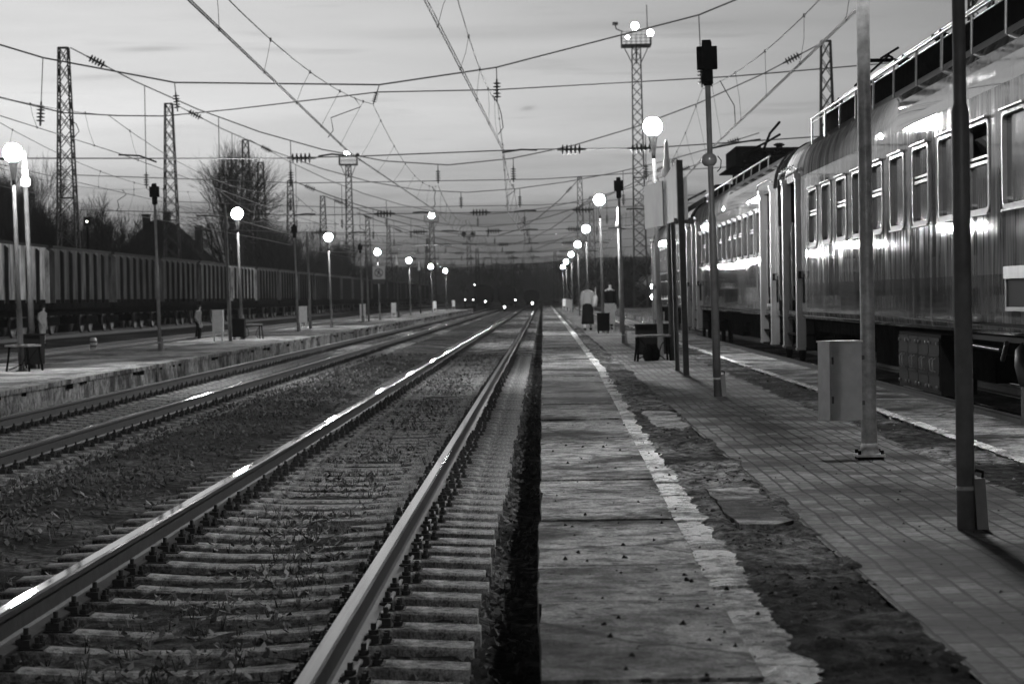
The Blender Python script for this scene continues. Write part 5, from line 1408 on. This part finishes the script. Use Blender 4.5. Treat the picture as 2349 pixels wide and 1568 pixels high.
b2 = bare_tree('bare thicket between the left lattice mast and the house', (-29.5, 150, -.3), 8.6, 12, 5, .05, .30, .6, 3, 14, **SB)
for i, (x, y, s, lab) in enumerate([(-34.5, 155, .75, 'thin bare bush left of the tallest lattice mast'), (-25.5, 145, .62, 'bare bush just left of the house gable'), (-27.5, 215, .85, 'bush right of the house below the big tree'),
                                   (-24.5, 235, .9, 'dark bush below the mast right of the big tree'), (-23.8, 255, .72, 'bush left of the third far platform lamp'), (-39, 160, .8, 'low thicket below the left frame edge bush'),
                                   (-31, 180, .7, 'bush directly behind the second lattice mast'), (-26, 330, .9, 'distant bush behind the left floodlight mast'), (-22.6, 190, .7, 'bush at the foot of the big bare tree')]):
    o = dup(b2 if i % 2 else b1, (x, y, -.3), lab); o.scale = (s, s, s * .95); o.rotation_euler.z = i * 1.3
b3 = bare_tree('dark bush beside the foot of the floodlight tower', (16, 265, -.3), 9.5, 31, 5, .06, .30, .55, 3, 8, **SB)
for i, (x, y, s, lab) in enumerate([(21, 300, 1.1, 'tall bush right of the floodlight tower foot'), (12, 330, .9, 'dark bush between tower foot and second lamp'), (5, 360, .95, 'dark bush above the head of the walking woman')]):
    o = dup(b3, (x, y, -.3), lab); o.scale = (s,) * 3; o.rotation_euler.z = i * 2.1

# the big round bare tree: limbs fan out into an egg of fine twigs
def egg_tree(label, loc, c, rad, seed):
    t = thing('bare_tree', label, 'tree', loc); rr = random.Random(seed); c = Vector(c)
    b = MB(); b.tube([(0, 0, -.2), (.05, 0, 2.0), (0, .02, 4.2)], [.42, .34, .26], 9); b.build('trunk', bark, t)
    b = MB()
    def surf(a, e, f): return c + Vector((math.cos(a) * math.cos(e) * rad[0], math.sin(a) * math.cos(e) * rad[1], math.sin(e) * rad[2])) * f
    def limb(p, q, r0, r1, n, bow):
        mid = p.lerp(q, .45) + Vector((0, 0, bow)); pts = []
        for k in range(n + 1):
            f = k / n; x = p.lerp(mid, f).lerp(mid.lerp(q, f), f); s_ = (q - p).length * .025
            pts.append(x + (Vector((rr.gauss(0, s_), rr.gauss(0, s_), rr.gauss(0, s_))) if 0 < k < n else Vector()))
        b.tube(pts, [r0 + (r1 - r0) * k / n for k in range(n + 1)], 5 if r0 > .08 else 3, smooth=False, cap=False); return pts
    for i in range(26):
        a = i * 2.4; e = R(rr.uniform(-28, 84)) if i else R(86); p0 = Vector((0, 0, rr.uniform(2.6, 4.2))); q0 = surf(a, e, .60)
        L0 = limb(p0, q0, .15, .06, 6, -.4 if e > .5 else -.9)
        for j in range(10):
            p1 = L0[rr.randint(2, 6)]; q1 = surf(a + rr.gauss(0, .34), e + rr.gauss(0, .26), rr.uniform(.72, .92))
            L1 = limb(p1, q1, .045, .020, 4, -.1)
            for k in range(8):
                p2 = L1[rr.randint(1, 4)]; d = (p2 - c).normalized(); ln = rr.uniform(.9, 2.1)
                q2 = p2 + (d + Vector((rr.gauss(0, .35), rr.gauss(0, .35), rr.gauss(0, .3) + .35))).normalized() * ln
                L2 = limb(p2, q2, .015, .008, 3, 0)
                for m_ in range(2):
                    p3 = L2[rr.randint(1, 3)]; q3 = p3 + ((q2 - p2).normalized() + Vector((rr.gauss(0, .4), rr.gauss(0, .4), rr.gauss(0, .3) + .1))).normalized() * rr.uniform(.4, 1.0); b.tube([p3, q3], [.009, .006], 3, smooth=False, cap=False)
    b.build('crown', bark, t)
egg_tree('big bare round tree standing behind the wagons and lattice masts', (-28.4, 205, -.3), (0, 0, 9.6), (4.7, 4.7, 5.6), 5)

# house behind the wagons
t = thing('house', 'dark gabled house behind the wagons with three chimneys', 'house', (-34.0, 200, -.3))
b = MB(); b.box(-3.6, 3.6, -4, 4, 0, 5.5); b.build('wall', wall_m, t)
b = MB(); b.prism([(-4.1, 5.35), (4.1, 5.35), (.6, 8.7), (.0, 9.0), (-.7, 8.7)], -4.5, 4.5); rf = b.build('roof', roof_t, t)
for x, z, h in ((-1.6, 7.6, 1.9), (.25, 8.7, 1.0), (3.1, 6.2, 2.2)):
    b = MB(); b.box(x - .3, x + .3, -.4, .4, z - .4, z + h); b.box(x - .36, x + .36, -.46, .46, z + h + .002, z + h + .14); b.build('chimney', wall_m, rf)
for x in (-2.0, 1.6):
    b = MB(); b.box(x - .5, x + .5, -4.04, -4.005, 2.6, 4.0); b.build('window', curtain, t)

# hills and the dark wood that closes the tracks
def hill(name, label, x0, x1, y, depth, hfun, m):
    b = MB(); n = 120; rows = 8
    for j in range(rows + 1):
        for i in range(n + 1):
            x = x0 + (x1 - x0) * i / n; f = math.sin(math.pi / 2 * j / rows)
            b.v.append((x, y + depth * j / rows, -.5 + hfun(x) * f + (.5 * fbm(x, y + j * 7, .05) if j else 0)))
    for j in range(rows):
        for i in range(n): b.f.append((j * (n + 1) + i, j * (n + 1) + i + 1, (j + 1) * (n + 1) + i + 1, (j + 1) * (n + 1) + i)); b.m.append(0); b.sm.append(True)
    tag(b.build(name, m), label, None, None, 'structure')
hill('hill', 'long dark hill closing the view at the end of the tracks', -420, 420, 720, 260, lambda x: 15.5 + 2.0 * math.sin(x * .012 + 1) + 1.2 * math.sin(x * .05) + (3.0 if x > 60 else 0), hill_m)
def wood_line():
    rr = random.Random(77); b = MB()
    for k in range(900):
        x = rr.uniform(-150, 150); y = rr.uniform(640, 760); h = rr.uniform(8, 14) + (3 if rr.random() < .12 else 0)
        z0 = 0 if y < 720 else (y - 720) / 260 * 14
        for q in range(16):
            a = rr.uniform(-.5, .5); s = rr.uniform(.5, 1.2) * h; c = Vector((x + rr.uniform(-1.5, 1.5), y, z0 + rr.uniform(0, h * .35)))
            e = c + Vector((math.sin(a) * s * .55, 0, s * .62)); w_ = rr.uniform(.10, .30)
            b.add([c - Vector((w_, 0, 0)), c + Vector((w_, 0, 0)), e], [(0, 1, 2)])
        # dense lower mass of brush
        for q in range(10):
            c = Vector((x + rr.uniform(-3, 3), y + rr.uniform(-2, 2), z0 + rr.uniform(0, h * .6))); s = rr.uniform(.6, 1.8)
            b.add([c + Vector((-s, 0, -s * .5)), c + Vector((s, 0, -s * .6)), c + Vector((rr.uniform(-.5, .5) * s, 0, s))], [(0, 1, 2)])
    tag(b.build('treeline', wood_m), 'far dark bare wood massed along the hill at the end of the tracks', None, None, 'stuff')
wood_line()
def undergrowth():
    rr = random.Random(78); b = MB()
    for k in range(16000):
        if rr.random() < .62: x = rr.uniform(-52, -24); y = rr.uniform(120, 330); h = 3.2 + 1.4 * fbm(x, y, .08)
        else: x = rr.uniform(8, 40); y = rr.uniform(300, 430); h = 5.5 + 2.5 * fbm(x, y, .05)
        c = Vector((x, y, rr.uniform(-.2, max(.3, h)))); s = rr.uniform(.15, .5) * (1.6 if y > 250 else 1); a = rr.uniform(0, 3.14)
        u = Vector((math.cos(a), math.sin(a), 0))
        b.add([c - u * s, c + u * s * .8 + Vector((0, 0, -.2 * s)), c + Vector((rr.uniform(-.3, .3), 0, s * rr.uniform(1, 2.4)))], [(0, 1, 2)])
    tag(b.build('undergrowth', foliage), 'dark tangled brush filling the gaps below the bushes', None, None, 'stuff')
undergrowth()

# ------------------------------------------------------------------ far end of the tracks: standing vehicles and small lights
def dark_van(label, loc, w_, h, l, rotz=0):
    t = thing('covered_wagon', label, 'freight wagon', loc, 'dark covered wagons closing the tracks', rotz)
    b = MB(); b.prism([(-w_ / 2, 1.1), (w_ / 2, 1.1), (w_ / 2, h - .5), (w_ * .3, h - .1), (0, h), (-w_ * .3, h - .1), (-w_ / 2, h - .5)], 0, l); b.build('body', black, t)
    b = MB(); b.box(-w_ / 2 + .2, w_ / 2 - .2, .3, l - .3, .7, 1.09)
    for q in (2, l - 2): b.lathe([(.47, -1), (.47, 1)], (0, q, .5), 14, 0, 'X')
    b.build('underframe', black, t)
    return t
dark_van('black covered wagon, left one of the pair closing the tracks', (-10.6, 395, -.2), 3.1, 3.8, 14)
dark_van('black covered wagon, right one of the pair closing the tracks', (-6.6, 402, -.2), 3.1, 3.6, 14)
dark_van('low black wagon standing between the pair and the platform end', (-2.2, 425, -.2), 3.0, 2.9, 14)
def dwarf(label, u, loc, s=1.0, m=sig_m):
    t = thing('dwarf_signal', label, 'signal', loc, 'small signal lights at the end of the tracks')
    h = loc[2] + .25; b = MB(); z = u
    b.tube([(0, .15, -loc[2] * 0), (0, .15, z)], .06, 6); b.box(-.22, .22, .05, .35, z - .25, z + .3); b.build('housing', black, t)
    b = MB(); b.lathe([(.04, -.06), (.09 * s, -.04), (.10 * s, 0)], (0, .05, z), 12, 0, 'Y'); b.build('lens', m, t)
for lab, z, x, y, s in [('brightest small signal just left of the near platform end', .95, -1.22, 250, 1.0), ('bright signal low over the left rail of the near track', .60, -4.25, 245, .9), ('signal light above and right of the low bright one', 1.25, -4.1, 330, .8),
                        ('signal light on the second track right of the platform tip', 1.1, -8.3, 320, .9), ('dim pair light, left one beyond the platform tip', 1.4, -11.4, 325, .6), ('dim pair light, right one beyond the platform tip', 1.4, -10.2, 325, .6),
                        ('high small light at the roof corner of the black wagon', 3.6, -10.1, 330, .6), ('small light low in the bushes at the far left', 7.0, -29.5, 144, .35)]:
    dwarf(lab, z, (x, y, -.3), s)

# ------------------------------------------------------------------ evening haze
hm = bpy.data.materials.new('evening haze'); hm.use_nodes = True; hn = hm.node_tree
for n_ in list(hn.nodes):
    if n_.type == 'BSDF_PRINCIPLED': hn.nodes.remove(n_)
pv = hn.nodes.new('ShaderNodeVolumePrincipled'); pv.inputs['Color'].default_value = (.9, .9, .9, 1); pv.inputs['Density'].default_value = .0002; pv.inputs['Anisotropy'].default_value = .5
hn.links.new(pv.outputs[0], [n_ for n_ in hn.nodes if n_.type == 'OUTPUT_MATERIAL'][0].inputs['Volume'])
b = MB(); b.box(-1010, 1010, -70, 1010, -1.7, 38.0)
hz = b.build('haze', hm); tag(hz, 'thin dusky haze over the whole station', None, None, 'stuff')
